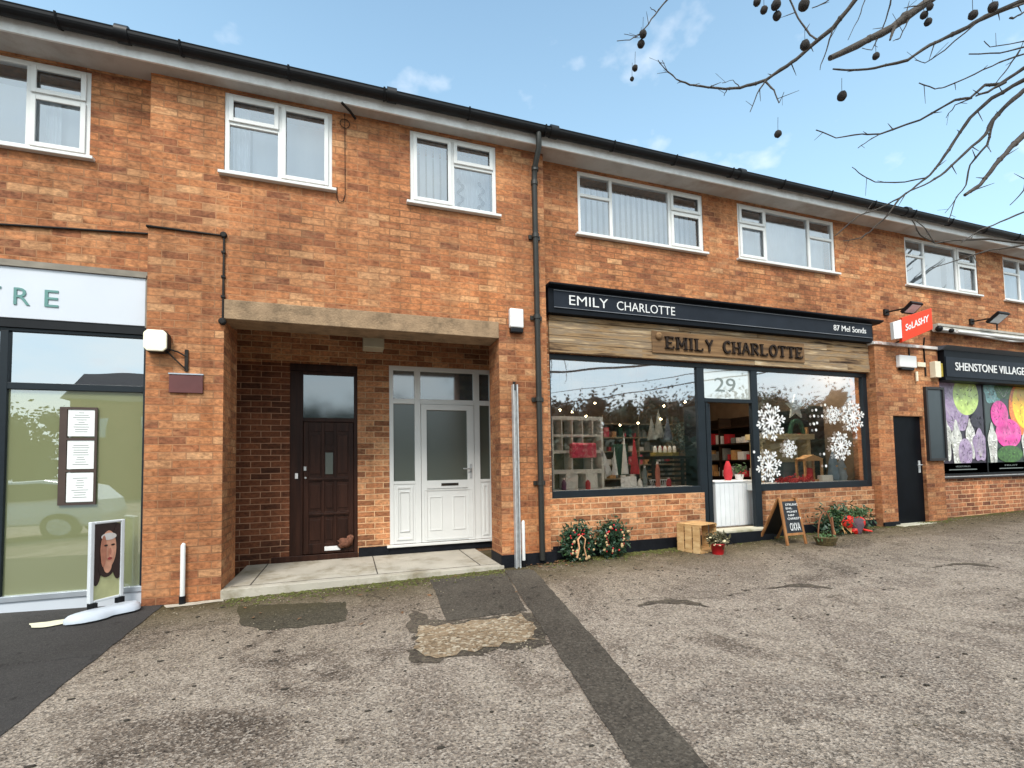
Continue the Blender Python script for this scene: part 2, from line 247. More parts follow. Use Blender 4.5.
# ---------------------------------------------------------------- mesh helper
def wloc(o):
    v = Vector((0, 0, 0))
    while o is not None: v += o.location; o = o.parent
    return v
class MB:
    def __init__(s): s.v = []; s.f = []; s.sm = []; s.mi = []; s.cur = 0
    def add(s, vs, fs, smooth=False):
        k = len(s.v); s.v += [tuple(v) for v in vs]
        for f in fs: s.f.append([i+k for i in f]); s.sm.append(smooth); s.mi.append(s.cur)
        return s
    def box(s, x0, x1, y0, y1, z0, z1, mat=None):
        vs = [Vector((x, y, z)) for z in (z0, z1) for y in (y0, y1) for x in (x0, x1)]
        if mat is not None: vs = [mat @ v for v in vs]
        return s.add(vs, [(0, 2, 3, 1), (4, 5, 7, 6), (0, 1, 5, 4), (2, 6, 7, 3), (0, 4, 6, 2), (1, 3, 7, 5)])
    def tube(s, pts, rad, n=8, caps=True, squash=1):
        pts = [Vector(p) for p in pts]
        if not hasattr(rad, '__len__'): rad = [rad]*len(pts)
        vs = []; up = None
        for i, p in enumerate(pts):
            d = (pts[min(i+1, len(pts)-1)]-pts[max(i-1, 0)]).normalized()
            if up is None: up = Vector((0, 0, 1)) if abs(d.z) < .9 else Vector((0, 1, 0))
            a = d.cross(up).normalized(); b = a.cross(d).normalized(); up = b
            for k in range(n):
                t = 2*math.pi*k/n; vs.append(p + a*math.cos(t)*rad[i] + b*math.sin(t)*rad[i]*squash)
        fs = [(i*n+k, i*n+(k+1) % n, (i+1)*n+(k+1) % n, (i+1)*n+k) for i in range(len(pts)-1) for k in range(n)]
        s.add(vs, fs, True)
        if caps: s.add(vs[:n], [tuple(range(n))[::-1]]); s.add(vs[-n:], [tuple(range(n))])
        return s
    def cyl(s, p0, p1, r0, r1=None, n=16): return s.tube([p0, p1], [r0, r0 if r1 is None else r1], n)
    def lathe(s, c, prof, n=20, axis='z'):
        vs = []
        for r, h in prof:
            for k in range(n):
                t = 2*math.pi*k/n
                if axis == 'z': vs.append(Vector(c)+Vector((r*math.cos(t), r*math.sin(t), h)))
                else: vs.append(Vector(c)+Vector((r*math.cos(t), -h, r*math.sin(t))))
        fs = [(i*n+k, i*n+(k+1) % n, (i+1)*n+(k+1) % n, (i+1)*n+k) for i in range(len(prof)-1) for k in range(n)]
        s.add(vs, fs, True); s.add(vs[:n], [tuple(range(n))[::-1]]); s.add(vs[-n:], [tuple(range(n))]); return s
    def ball(s, c, r, n=10, m=7, sq=(1, 1, 1), rough=0):
        c = Vector(c); vs = [c+Vector((0, 0, -r*sq[2]))]
        for i in range(1, m):
            ph = -math.pi/2+math.pi*i/m
            for k in range(n):
                t = 2*math.pi*k/n; q = r*(1+random.uniform(-rough, rough))
                vs.append(c+Vector((q*math.cos(ph)*math.cos(t)*sq[0], q*math.cos(ph)*math.sin(t)*sq[1], q*math.sin(ph)*sq[2])))
        vs.append(c+Vector((0, 0, r*sq[2]))); fs = []
        for k in range(n): fs.append((0, 1+(k+1) % n, 1+k))
        for i in range(m-2):
            for k in range(n): a = 1+i*n; fs.append((a+k, a+(k+1) % n, a+n+(k+1) % n, a+n+k))
        a = 1+(m-2)*n
        for k in range(n): fs.append((a+k, a+(k+1) % n, len(vs)-1))
        return s.add(vs, fs, True)
    def prism(s, pts, vec, smooth=False):
        pts = [Vector(p) for p in pts]; vec = Vector(vec); n = len(pts)
        s.add(pts+[p+vec for p in pts], [tuple(range(n)), tuple(range(2*n-1, n-1, -1))] + [(i, (i+1) % n, (i+1) % n+n, i+n) for i in range(n)]); return s
    def quad(s, a, b, c, d): return s.add([a, b, c, d], [(0, 1, 2, 3)])
    def frame(s, x0, x1, z0, z1, w, y0, y1):           # four butted bars
        s.box(x0, x0+w, y0, y1, z0, z1); s.box(x1-w, x1, y0, y1, z0, z1)
        s.box(x0+w, x1-w, y0, y1, z0, z0+w); s.box(x0+w, x1-w, y0, y1, z1-w, z1); return s
    def wall(s, x0, x1, z0, z1, y0, y1, holes):
        xs = sorted({x0, x1, *[h[0] for h in holes if x0 < h[0] < x1], *[h[1] for h in holes if x0 < h[1] < x1]})
        zs = sorted({z0, z1, *[h[2] for h in holes if z0 < h[2] < z1], *[h[3] for h in holes if z0 < h[3] < z1]})
        def solid(i, j):
            if not (0 <= i < len(xs)-1 and 0 <= j < len(zs)-1): return False
            cx, cz = (xs[i]+xs[i+1])/2, (zs[j]+zs[j+1])/2
            return not any(h[0] < cx < h[1] and h[2] < cz < h[3] for h in holes)
        for i in range(len(xs)-1):
            for j in range(len(zs)-1):
                if not solid(i, j): continue
                a, b, c, d = xs[i], xs[i+1], zs[j], zs[j+1]
                s.quad((a, y0, c), (b, y0, c), (b, y0, d), (a, y0, d)); s.quad((b, y1, c), (a, y1, c), (a, y1, d), (b, y1, d))
                if not solid(i-1, j): s.quad((a, y1, c), (a, y0, c), (a, y0, d), (a, y1, d))
                if not solid(i+1, j): s.quad((b, y0, c), (b, y1, c), (b, y1, d), (b, y0, d))
                if not solid(i, j-1): s.quad((a, y1, c), (b, y1, c), (b, y0, c), (a, y0, c))
                if not solid(i, j+1): s.quad((a, y0, d), (b, y0, d), (b, y1, d), (a, y1, d))
        return s
    def text(s, string, x0, x1, z0, z1, y, depth=.006, bold=0, T=None):
        cu = bpy.data.curves.new('lettering', 'FONT'); cu.body = string; cu.size = 1; cu.resolution_u = 3; cu.offset = bold
        o = bpy.data.objects.new('lettering', cu); COL.objects.link(o); bpy.context.view_layer.update()
        me = bpy.data.meshes.new_from_object(o); bpy.data.objects.remove(o)
        vv = [v.co.copy() for v in me.vertices]; bx = [v.x for v in vv]; by = [v.y for v in vv]
        kx = (x1-x0)/(max(bx)-min(bx)); kz = (z1-z0)/(max(by)-min(by))
        P = [Vector((x0+(v.x-min(bx))*kx, y-depth, z0+(v.y-min(by))*kz)) for v in vv]
        B = [p+Vector((0, depth, 0)) for p in P]; fs = [tuple(p.vertices) for p in me.polygons]
        ec = {}
        for f in fs:
            for a, b in zip(f, f[1:]+f[:1]): ec[(a, b)] = ec.get((a, b), 0)+1
        side = [(b, a, a+len(P), b+len(P)) for (a, b) in ec if (b, a) not in ec]
        allv = P+B
        if T is not None: allv = [T @ p for p in allv]
        s.add(allv, fs+side); bpy.data.meshes.remove(me); return s
    def done(s, name, mat, parent=None, bevel=0, kind=None, recalc=False):
        me = bpy.data.meshes.new(name); off = wloc(parent)
        me.from_pydata([tuple(Vector(v)-off) for v in s.v], [], s.f); me.validate()
        mats = mat if isinstance(mat, list) else [mat]
        for m in mats: me.materials.append(m)
        if len(me.polygons) == len(s.sm):
            me.polygons.foreach_set('use_smooth', s.sm)
            if len(mats) > 1: me.polygons.foreach_set('material_index', s.mi)
        if recalc:
            bm = bmesh.new(); bm.from_mesh(me); bmesh.ops.recalc_face_normals(bm, faces=bm.faces); bm.to_mesh(me); bm.free()
        o = bpy.data.objects.new(name, me); COL.objects.link(o); o.parent = parent
        if bevel:
            b = o.modifiers.new('bevel', 'BEVEL'); b.width = bevel; b.segments = 2; b.limit_method = 'ANGLE'; b.angle_limit = R(40)
        if kind: o['kind'] = kind
        return o
def thing(name, label, cat, loc=(0, 0, 0), group=None):
    o = bpy.data.objects.new(name, None); COL.objects.link(o); o.location = loc; o.empty_display_size = .1
    o['label'] = label; o['category'] = cat
    if group: o['group'] = group
    return o
def tag(o, label, cat, group=None):
    o['label'] = label; o['category'] = cat
    if group: o['group'] = group
    return o

# ---------------------------------------------------------------- SETTING: ground
xs = [-150, -80, -40, -20, -12] + [x*.5 for x in range(-18, 31)] + [22, 40, 80, 160]
ys = [-150, -80, -40, -25, -18] + [y*.5 for y in range(-28, 1)] + [2, 10, 60, 150]
b = MB(); vs = [(x, y, gz(x, y)) for y in ys for x in xs]; nx = len(xs)
b.add(vs, [(j*nx+i, j*nx+i+1, (j+1)*nx+i+1, (j+1)*nx+i) for j in range(len(ys)-1) for i in range(nx-1)])
b.done('ground', M['gr'], kind='structure')
def sheet(name, pts, mat, dz, lift=None, sub=True, kind='structure'):
    from mathutils.geometry import tessellate_polygon
    P = [Vector((p[0], p[1], 0)) for p in pts]; tris = tessellate_polygon([P])
    b = MB(); b.add([(p.x, p.y, gz(p.x, p.y)+dz+(lift(p.x, p.y) if lift else 0)) for p in P], tris)
    o = b.done(name, mat); o['kind'] = kind
    bm = bmesh.new(); bm.from_mesh(o.data)
    for f in bm.faces:
        if f.normal.z < 0: f.normal_flip()
    bm.to_mesh(o.data); bm.free(); return o
def wobble(pts, amp, step=.08):
    out = []
    for i in range(len(pts)):
        a = Vector((pts[i][0], pts[i][1])); c = Vector((pts[(i+1) % len(pts)][0], pts[(i+1) % len(pts)][1])); n = max(1, int((c-a).length/step))
        for k in range(n):
            p = a.lerp(c, k/n); out.append((p.x+random.uniform(-amp, amp), p.y+random.uniform(-amp, amp)))
    return out
def g2(px, py): p = G(px, py); return (p.x, p.y)
strip = [(1.66, -.06), (2.12, -.06)]
sl, sr = g2(632, 768), g2(708, 768)
ext = lambda a, q, t: (a[0]+(q[0]-a[0])*t, a[1]+(q[1]-a[1])*t)
tl, trr = g2(506, 573), g2(537, 574)
strip = [ext(sl, tl, 1.03), ext(sr, trr, 1.06), ext(trr, sr, 2.0), ext(tl, sl, 2.0)]
sheet('asphalt_strip', wobble(strip, .006), M['tar'], .008)
sheet('asphalt_patch', wobble([g2(430, 580), g2(506, 573.5), g2(527, 611), g2(447, 622)], .006), M['tar'], .004)
sheet('broken_surface', wobble([g2(410, 612), g2(447, 622), g2(520, 612), g2(543, 618), g2(545, 648), g2(505, 650), g2(450, 660), g2(414, 662)], .05, .06), M['crack'], .004)
sheet('gravel_bed', wobble([g2(418, 628), g2(447, 625), g2(519, 616), g2(534, 622), g2(535, 640), g2(500, 645), g2(450, 656), g2(420, 659)], .04, .05), M['gravel'], .0085)
sheet('asphalt_patch', wobble([g2(238, 606), g2(345, 602), g2(347, 621), g2(300, 628), g2(262, 630), g2(240, 626)], .015), groundmat('old dark patch', [rgb(66, 61, 50), rgb(84, 78, 66)], stone=rgb(130, 120, 104), vs=90, dark=.5, bumpd=.005), .004)
def crescent(px0, px1, py, h, th, name='pothole'):
    top = [g2(px0+(px1-px0)*t, py-h*math.sin(math.pi*t)) for t in [i/14 for i in range(15)]]
    bot = [g2(px0+(px1-px0)*t, py-h*math.sin(math.pi*t)+th*math.sin(math.pi*t)*(1+.5*t)) for t in [1-i/14 for i in range(1, 14)]]
    sheet(name, wobble(top+bot, .022, .035), M['crack'], .004)
    mid = [g2(px0+(px1-px0)*t, py-h*math.sin(math.pi*t)+th*math.sin(math.pi*t)*(1+.5*t)+.6) for t in [.12+.76*i/10 for i in range(11)]]
    low = [g2(px0+(px1-px0)*t, py+h*.25) for t in [.88-.76*i/10 for i in range(11)]]
    sheet('gravel_bed', wobble(mid+low, .008, .1), M['gr'], .003)
crescent(634, 710, 607, 8, 4); crescent(768, 835, 589, 5, 2.6); crescent(930, 1000, 568, 5, 2)
sheet('asphalt_forecourt', wobble([(-1.82, .11), (-1.63, .02), g2(60, 688), g2(0, 738), ext(g2(60, 688), g2(0, 738), 3), (-9, -5), (-9, .11)], .006), M['tarblack'], .006, lambda x, y: .045*max(0, -1.63-x)*(1 if y > -1.2 else .5))
sheet('mortar_strip', wobble([(-1.62, -.02), (-1.16, -.02), (-1.12, -.10), (-1.58, -.13)], .012, .05), M['step'], .004)
# loose gravel
b = MB()
for i in range(2600):
    if i < 1900: p = (random.uniform(-3, 11), -abs(random.gauss(0, 2.2))-.05)
    elif i < 2100: q = g2(random.uniform(425, 535), random.uniform(622, 652)); p = q
    else: p = (random.uniform(-1.8, 12), random.uniform(-.35, -.03))
    if p[0] < -1.7-.0*p[1] or p[1] < -5: continue
    if 1.05 < p[0] < 2.1 and i < 1500: continue
    r = random.uniform(.003, .009)*(1.1 if 1900 <= i < 2100 else .8)
    b.ball((p[0], p[1], gz(*p)+r*.45), r, 5, 3, (1, 1.2, .7), .3)
st_m = plain('gravel stones', rgb(150, 138, 118), .9, .4, 60)
b.done('loose_gravel', st_m, kind='stuff')
b = MB()
for i in range(900):
    x = random.uniform(-1.6, 12); y = -abs(random.gauss(0, 1.9))-.02
    if y < -4.6: continue
    r = random.uniform(.003, .011); b.ball((x, y, gz(x, y)+r*.2+.003), r, 5, 3, (random.uniform(1, 2.6), 1, .35), .35)
b.done('dark_grit', plain('dark grit', rgb(52, 46, 38), .95, .3, 40), kind='stuff')
# moss and dirt against the walls (ground cover)
b = MB()
for i in range(2600):
    seg = random.random()
    if seg < .35: x = random.uniform(-1.1, 1.7); y = -.04-abs(random.gauss(0, .13))
    elif seg < .75: x = random.uniform(2.2, 4.8); y = .1-abs(random.gauss(0, .12))
    else: x = random.uniform(4.8, 12); y = .1-abs(random.gauss(0, .09))
    r = random.uniform(.004, .014)
    if x > 8 and x < 9.6: y -= .1
    b.ball((x, y, gz(x, y)+r*.2), r, 5, 3, (1.4, 1.2, .5), .3)
b.done('moss', M['mossm'], kind='stuff')
leafm = plain('dead leaf', rgb(112, 78, 50), .8, .3, 30)
b = MB()
for i in range(170):
    if i < 90: x = random.uniform(1.95, 2.6); y = .05-abs(random.gauss(0, .13))
    else: x = random.uniform(-1, 11); y = .0-abs(random.gauss(0, .6))
    p = Vector((x, y, gz(x, y)+random.uniform(.004, .02))); a = random.uniform(0, 6.28); l = random.uniform(.012, .03); tl_ = random.uniform(-.5, .5)
    d = Vector((math.cos(a), math.sin(a), tl_*.4)); e = Vector((-math.sin(a), math.cos(a), random.uniform(-.4, .4)))
    b.add([p-d*l, p-e*l*.5, p+d*l, p+e*l*.5+Vector((0, 0, .004))], [(0, 1, 2, 3)])
b.done('leaf_litter', leafm, kind='stuff')

# ---------------------------------------------------------------- BUILDING
B = thing('terraced_building', 'long two storey orange brick shop terrace with flats above and white windows', 'building')
SZ = 5.12
YS = .12
W1 = (-4.35, -2.33); W2 = (-1.18, -.16); W3 = (.67, 1.69); W4 = (2.84, 4.84); W5 = (5.47, 7.44); W6 = (9.11, 11.08); W7 = (11.87, 13.85)
WZ = (4.235, 5.085)
RB = 1.25          # recess back wall
# left bay
b = MB(); b.wall(-8, -1.81, -.3, SZ, YS, YS+.3, [(*W1, *WZ), (-6.2, -1.81, -.3, 3.17)]); b.done('wall', M['brick'], B)
b = MB(); b.wall(-1.81, 2.305, -.3, SZ, 0, .42, [(*W2, *WZ), (*W3, *WZ), (-1.165, 1.69, -.3, 2.94)])
b.done('wall', M['brick'], B)
b = MB(); b.box(-1.81, -1.165, .42, .6, -.3, 2.94); b.done('pier', M['brick'], B)
b = MB(); b.wall(2.305, 17, 3.10, SZ, YS, YS+.3, [(*W4, *WZ), (*W5, *WZ), (*W6, *WZ), (*W7, *WZ)]); b.done('wall', M['brick'], B)
# end walls, rear wall, floors, partitions
b = MB(); b.box(-8, -7.7, YS+.3, 7, -.3, SZ); b.box(16.7, 17, YS+.3, 7, -.3, SZ); b.box(-8, 17, 7, 7.3, -.3, SZ); b.done('wall', M['brick'], B)
b = MB(); b.box(-7.7, 16.7, .42, 7, 3.12, 3.4); b.done('floor_slab', M['plaster'], B)
b = MB(); b.box(-7.7, 16.7, .42, 7, SZ-.02, SZ+.06); b.done('ceiling', M['plaster'], B)
b = MB()
for x in (-1.9, 2.32, 8.2, 11.5): b.box(x-.04, x+.04, .425, 6.99, 3.41, SZ-.03)
b.box(-7.69, 16.69, 3.2, 3.28, 3.405, SZ-.025); b.done('partition_wall', M['plaster'], B)
# recessed entrance
b = MB()
UB = lambda px, py: U(px, py, RB)
bx0, bx1 = UB(290, 374).x, UB(357.5, 420).x          # brown door frame
wx0 = UB(389, 370).x; wx1 = wx0+1.46
bz1 = UB(330, 372).z; wz0 = UB(389, 545).z; wz1 = UB(389, 365.3).z
b.wall(bx1, 2.28, -.2, 2.98, RB, RB+.2, [(wx0, wx1, wz0-.01, wz1)]); b.box(-1.5, bx1, RB, RB+.2, bz1+.09, 2.98); b.done('recess_wall', M['brick_low'], B)
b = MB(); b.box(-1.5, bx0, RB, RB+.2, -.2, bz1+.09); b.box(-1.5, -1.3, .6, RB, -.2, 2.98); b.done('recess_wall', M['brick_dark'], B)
b = MB(); b.box(2.2, 2.28, .42, RB, -.2, 2.98); b.done('recess_wall', M['brick_low'], B)
b = MB(); b.box(-1.5, 2.28, .42, RB+.25, 2.981, 3.1); b.box(-1.165, 1.69, .3, .42, 2.95, 3.1); b.done('recess_ceiling', plain('shade darkened ceiling', (.03, .022, .018, 1), .8, .3), B)  # ceiling colour kept dark to deepen the shade at the recess top
b = MB(); b.box(bx0, bx1, RB-.02, RB+.2, bz1, bz1+.087); b.done('door_lintel', M['brown_door'], B)
b = MB(); b.box(-1.163, 1.688, -.018, .36, 2.742, 2.938); b.done('lintel', M['conc'], B, bevel=.006)
b = MB(); z = .088
b.box(-1.163, 1.70, -.035, .0-.004, -.2, z); b.box(-1.163, 1.679, -.003, RB, -.2, z)
o = b.done('doorstep', M['step'], B, bevel=.004)
b = MB(); dk = plain('dark joint', (.06, .05, .04, 1), .9)
for x in (-.93, .30, 1.45): b.box(x-.006, x+.006, .09, RB-.03, z, z+.002)
b.box(-1.1, 1.66, .085, .095, z, z+.002); b.done('joint', dk, o)
# plinth paint by recess
b = MB(); b.box(bx1+.01, wx0-.005, RB-.012, RB, .088, .088+.12); b.box(wx0-.004, 2.19, RB-.02, RB, .088, wz0-.035)
b.box(1.678, 1.69, .0, .42, .02, .20); b.box(1.678, 2.32, -.014, -.002, -.1, .20); b.box(2.32, 2.375, .0, YS, -.1, .20)
b.box(2.38, 4.70, YS-.012, YS+.01, -.1, .235)
b.done('plinth', M['bitumen'], B, bevel=.003)
# right shop brickwork below the glass
SF = YS+.02     # shop frame plane
b = MB(); b.box(2.306, 2.385, YS, .42, -.2, 3.1); b.box(2.385, 4.69, YS, .34, -.2, .818); b.box(5.78, 8.04, YS, .34, -.2, .80); b.done('stall_riser', M['brick_low'], B)
b = MB(); b.box(5.78, 8.04, YS-.012, YS, -.1, .27); b.done('plinth', M['bitumen'], B, bevel=.003)
b = MB(); b.box(2.385, 8.04, YS+.012, .42, 2.64, 3.1); b.done('bressummer', M['brick_dark'], B)
# projecting brick block with black door
DX0, DX1, DZ1 = 8.39, 9.12, 1.94
b = MB(); b.wall(8.035, 9.585, -.2, 3.09, 0, .42, [(DX0, DX1, -.2, DZ1)]); b.done('wall', M['brick'], B)
b = MB(); b.box(8.0, 9.60, -.03, YS-.002, 3.092, 3.14); b.done('coping', plain('flaking white coping', (.68, .65, .62, 1), .7, .2, 5, dirt=rgb(150, 90, 70), dscale=6), B, bevel=.004)
b = MB(); b.box(8.02, 8.385, -.03, -.002, -.1, .235); b.done('plinth', M['bitumen'], B, bevel=.006)
b = MB(); b.box(DX0-.12, DX1+.12, -.14, .10, -.1, .183); b.done('doorstep', M['stone'], B, bevel=.012)
b = MB(); b.box(DX0+.002, DX1-.002, .05, .09, .185, DZ1-.002); d = b.done('door', plain('glossy black door', (.003, .004, .006, 1), .4, .3, 4, spec=.08), B, bevel=.003)
b = MB(); b.box(DX1-.11, DX1-.07, .038, .05, 1.0, 1.2); b.tube([(DX1-.09, .04, 1.13), (DX1-.09, .0, 1.13), (DX1-.2, -.005, 1.13)], .009, 8); b.done('handle', M['steel'], d)
b = MB(); b.box(9.60, 17, YS, .42, -.2, .87); b.done('stall_riser', M['brick_red'], B)
b = MB(); b.box(9.586, 17, YS+.01, .42, 2.62, 3.1); b.done('bressummer', M['brick_dark'], B)
b = MB(); b.box(13.6, 14.2, YS+.002, .42, .87, 2.62); b.done('pier', M['brick'], B)
b = MB(); b.box(14.2, 17, YS+.002, .42, .87, 2.62); b.done('wall', M['brick'], B)
# eaves
b = MB(); b.box(-8.2, 17.2, -.15, YS+.02, SZ, SZ+.02); b.done('soffit', M['soffit'], B)
b = MB(); b.box(-8.2, 17.2, -.172, -.151, SZ-.018, SZ+.16); b.done('fascia_board', M['white'], B)
b = MB(); pts = []
gr_, gy, gzc = .064, -.24, SZ+.13
prof = [(gy+gr_*math.cos(t), gzc+gr_*math.sin(t)) for t in [math.pi+math.pi*i/10 for i in range(11)]]
prof = [(gy-gr_-.006, gzc+.012)]+prof+[(gy+gr_, gzc+.02)]
prof_in = [(y*.0+gy+(y-gy)*.86, gzc+(z-gzc)*.86 if z < gzc else z) for y, z in prof[::-1]]
full = prof+prof_in
b.prism([(-8.2, y, z) for y, z in full], (25.4, 0, 0))
b.done('gutter', M['black'], B, recalc=True)
b = MB()
x = -8.0
while x < 17: b = MB(); b.tube([(x, gy-gr_*1.12, gzc+.02), (x, gy-gr_*.8, gzc-gr_*.75), (x, gy, gzc-gr_*1.15), (x, gy+gr_*.9, gzc-gr_*.6), (x, -.175, gzc-.02)], .011, 6); b.done('gutter_bracket', M['black'], B); x += .93
for x in (-1.95, .45, 2.35, 5.2, 8.6, 12.3): b = MB(); b.tube([(x-.05, gy, gzc-.0), (x+.05, gy, gzc-.0)], gr_*1.14, 14); b.done('gutter_joint', M['black'], B)
b = MB()
nr = 14
for r_ in range(nr):          # slates as overlapping courses
    y0 = -.20+r_*.27; z0 = SZ+.155+r_*.135
    x = -8.2+(.15 if r_ % 2 else 0)
    while x < 17.1:
        w = .30; dz = random.uniform(-.004, .006)
        b.add([(x, y0, z0+dz), (x+w-.006, y0, z0+dz), (x+w-.006, y0+.36, z0+.18+dz-.015), (x, y0+.36, z0+.18+dz-.015),
               (x, y0, z0-.018+dz), (x+w-.006, y0, z0-.018+dz)], [(0, 1, 2, 3), (4, 5, 1, 0)]); x += w
rf = b.done('roof', M['tile'], B)
b = MB(); b.add([(-8.2, -.16, SZ+.13), (17.2, -.16, SZ+.13), (17.2, 3.7, SZ+2.06), (-8.2, 3.7, SZ+2.06), (17.2, 7.5, SZ+.13), (-8.2, 7.5, SZ+.13)], [(0, 1, 2, 3), (3, 2, 4, 5), (0, 5, 4, 1), (0, 3, 5), (1, 4, 2)]); b.done('underlay', M['tile'], rf)
# downpipe
b = MB(); b.tube([(2.155, gy, gzc-.03), (2.155, gy, 5.02), (2.155, -.1, 4.86), (2.16, -.06, 4.72), (2.165, -.06, .12)], [.036, .034, .034, .034, .034], 14)
for z in (4.82, 4.66, 4.0, 3.0, 2.0, 1.0): b.tube([(2.16, -.06 if z < 4.7 else -.09, z), (2.16, -.06 if z < 4.7 else -.09, z+.05)], .043, 14)
dp = b.done('downpipe', M['pipe'], B)
b = MB()
for z in (4.0, 3.0, 2.0, 1.0): b.box(2.09, 2.24, -.02, -.001, z, z+.05)
b.done('pipe_clip', M['pipe'], dp)

# ---------------------------------------------------------------- upstairs windows
def upwin(X, Y, cols):
    x0, x1 = X; z0, z1 = WZ; y0, y1 = Y+.012, Y+.075
    w = MB(); f = .045
    w.frame(x0, x1, z0, z1, f, y0, y1)
    mb_ = []; panes = []; sash = []
    for i, (a, c, kind) in enumerate(cols):
        xa = x0+f if i == 0 else a+.022; xc = x1-f if i == len(cols)-1 else c-.022
        if i: w.box(a-.022, a+.022, y0, y1, z0+f, z1-f)
        zt = z0+(z1-z0)*.635
        if kind == 'fixed': panes.append((xa, xc, z0+f, z1-f))
        elif kind == 'open': sash.append((xa-.008, xc+.008, z0+f-.008, z1-f+.008))
        elif kind in ('toplight', 'transom', 'both'):
            w.box(xa, xc, y0, y1, zt-.02, zt+.02)
            if kind == 'transom': panes += [(xa, xc, z0+f, zt-.02), (xa, xc, zt+.02, z1-f)]
            if kind == 'toplight': panes.append((xa, xc, z0+f, zt-.02)); sash.append((xa-.008, xc+.008, zt+.012, z1-f+.008))
            if kind == 'both': sash += [(xa-.008, xc+.008, z0+f-.008, zt-.012), (xa-.008, xc+.008, zt+.012, z1-f+.008)]
    fr = w.done('window', M['upvc'], B, bevel=.004)
    for s_ in sash:
        q = MB(); q.frame(*s_, .042, y0-.018, y0-.001); sh = q.done('sash', M['upvc'], fr, bevel=.004)
        panes.append((s_[0]+.042, s_[1]-.042, s_[2]+.042, s_[3]-.042))
    for p in panes: g = MB(); g.quad((p[0]-.01, y0+.02, p[2]-.01), (p[1]+.01, y0+.02, p[2]-.01), (p[1]+.01, y0+.02, p[3]+.01), (p[0]-.01, y0+.02, p[3]+.01)); g.done('pane', M['glass_up'], fr)
    q = MB(); q.box(x0-.045, x1+.045, Y-.055, Y+.011, z0-.032, z0-.001); q.done('sill', M['upvc'], fr, bevel=.005)
    q = MB(); q.box(x0, x1, y0-.001, y0+.02, z1-.012, z1+.02)
    return fr
upwin(W1, YS, [(-4.35, -3.75, 'both'), (-3.75, -2.80, 'fixed'), (-2.80, -2.33, 'both')])
upwin(W2, 0, [(-1.18, -.67, 'toplight'), (-.67, -.16, 'open')])
upwin(W3, 0, [(.67, 1.16, 'open'), (1.16, 1.69, 'toplight')])
upwin(W4, YS, [(2.84, 3.34, 'transom'), (3.34, 4.28, 'fixed'), (4.28, 4.84, 'both')])
upwin(W5, YS, [(5.47, 6.01, 'both'), (6.01, 6.90, 'fixed'), (6.90, 7.44, 'transom')])
upwin(W6, YS, [(9.11, 9.62, 'transom'), (9.62, 10.50, 'fixed'), (10.50, 11.08, 'both')])
upwin(W7, YS, [(11.87, 12.40, 'transom'), (12.40, 13.3, 'fixed'), (13.3, 13.85, 'both')])
def folds(name, x0, x1, z0, z1, y, per, amp, mat, label, cat, gap=0, group=None):
    b = MB()
    if gap:
        x = x0
        while x < x1:
            a = random.uniform(.25, .5); w = per*.86
            p0 = Vector((x, y-w*.5*math.sin(a), 0)); p1 = Vector((x+w*math.cos(a), y+w*.5*math.sin(a), 0))
            b.prism([(p0.x, p0.y, z0), (p1.x, p1.y, z0), (p1.x, p1.y, z1), (p0.x, p0.y, z1)], (.0, .002, 0)); x += per
    else:
        n = int((x1-x0)/per*8); ph = [random.uniform(-.6, .6) for _ in range(n+1)]
        top = []; bot = []
        for i in range(n+1):
            x = x0+(x1-x0)*i/n; a = 2*math.pi*(x-x0)/per+ph[i]*.6
            top.append((x, y+amp*.6*math.sin(a), z1)); bot.append((x+random.uniform(-.003, .003), y+amp*math.sin(a), z0))
        b.add(bot+top, [(i, i+1, n+2+i, n+1+i) for i in range(n)], True)
    return tag(b.done(name, mat), label, cat, group)
netm, nt, out = nm('sheer net'); df = N(nt, 'BsdfDiffuse'); df.inputs[0].default_value = (.8, .82, .86, 1); tr = N(nt, 'BsdfTransparent'); mx = N(nt, 'MixShader'); mx.inputs[0].default_value = .72
nt.links.new(tr.outputs[0], mx.inputs[1]); nt.links.new(df.outputs[0], mx.inputs[2]); nt.links.new(mx.outputs[0], out.inputs[0])
folds('vertical_blind', 2.9, 4.8, 4.25, 5.03, YS+.22, .09, 0, M['curtain'], 'white vertical slat blind in the wide window above left end of the long black sign', 'blind', gap=1)
folds('vertical_blind', .72, 1.12, 4.25, 5.05, .20, .085, 0, M['curtain'], 'white vertical slat blind in left half of the two pane window beside the tall downpipe', 'blind', gap=1)
folds('net_curtain', 1.19, 1.66, 4.25, 5.03, .20, .06, .012, M['curtain'], 'white net with black trailing pattern in the window beside the downpipe', 'curtain')
folds('net_curtain', -1.14, -.98, 4.25, 5.05, .18, .05, .015, M['curtain'], 'narrow gathered white curtain at left side of window above the recessed doors', 'curtain')
folds('net_curtain', -.97, -.19, 4.25, 5.05, .26, .2, .008, netm, 'plain sheer net across the window above the recessed doors', 'curtain')
folds('net_curtain', 5.5, 7.42, 4.25, 5.0, YS+.18, .16, .012, M['curtain'], 'plain white net filling the three light window above the hanging branch tips', 'curtain')
folds('net_curtain', 9.15, 9.6, 4.25, 5.0, YS+.18, .08, .015, M['curtain'], 'gathered white net at left end of window above the floodlight', 'curtain')
folds('net_curtain', 9.66, 10.46, 4.25, 5.0, YS+.24, .3, .006, netm, 'sheer flat net in middle of window above the floodlight', 'curtain')
folds('net_curtain', 10.52, 11.05, 4.25, 5.0, YS+.18, .10, .015, M['curtain'], 'gathered white net at right end of window above the floodlight', 'curtain')
folds('net_curtain', 11.9, 13.8, 4.25, 4.8, YS+.18, .14, .012, netm, 'sheer net in the farthest upstairs window at the right edge', 'curtain')
folds('net_curtain', -4.3, -2.36, 4.25, 4.95, YS+.22, .25, .008, netm, 'sheer net in the upstairs window at the far left', 'curtain')
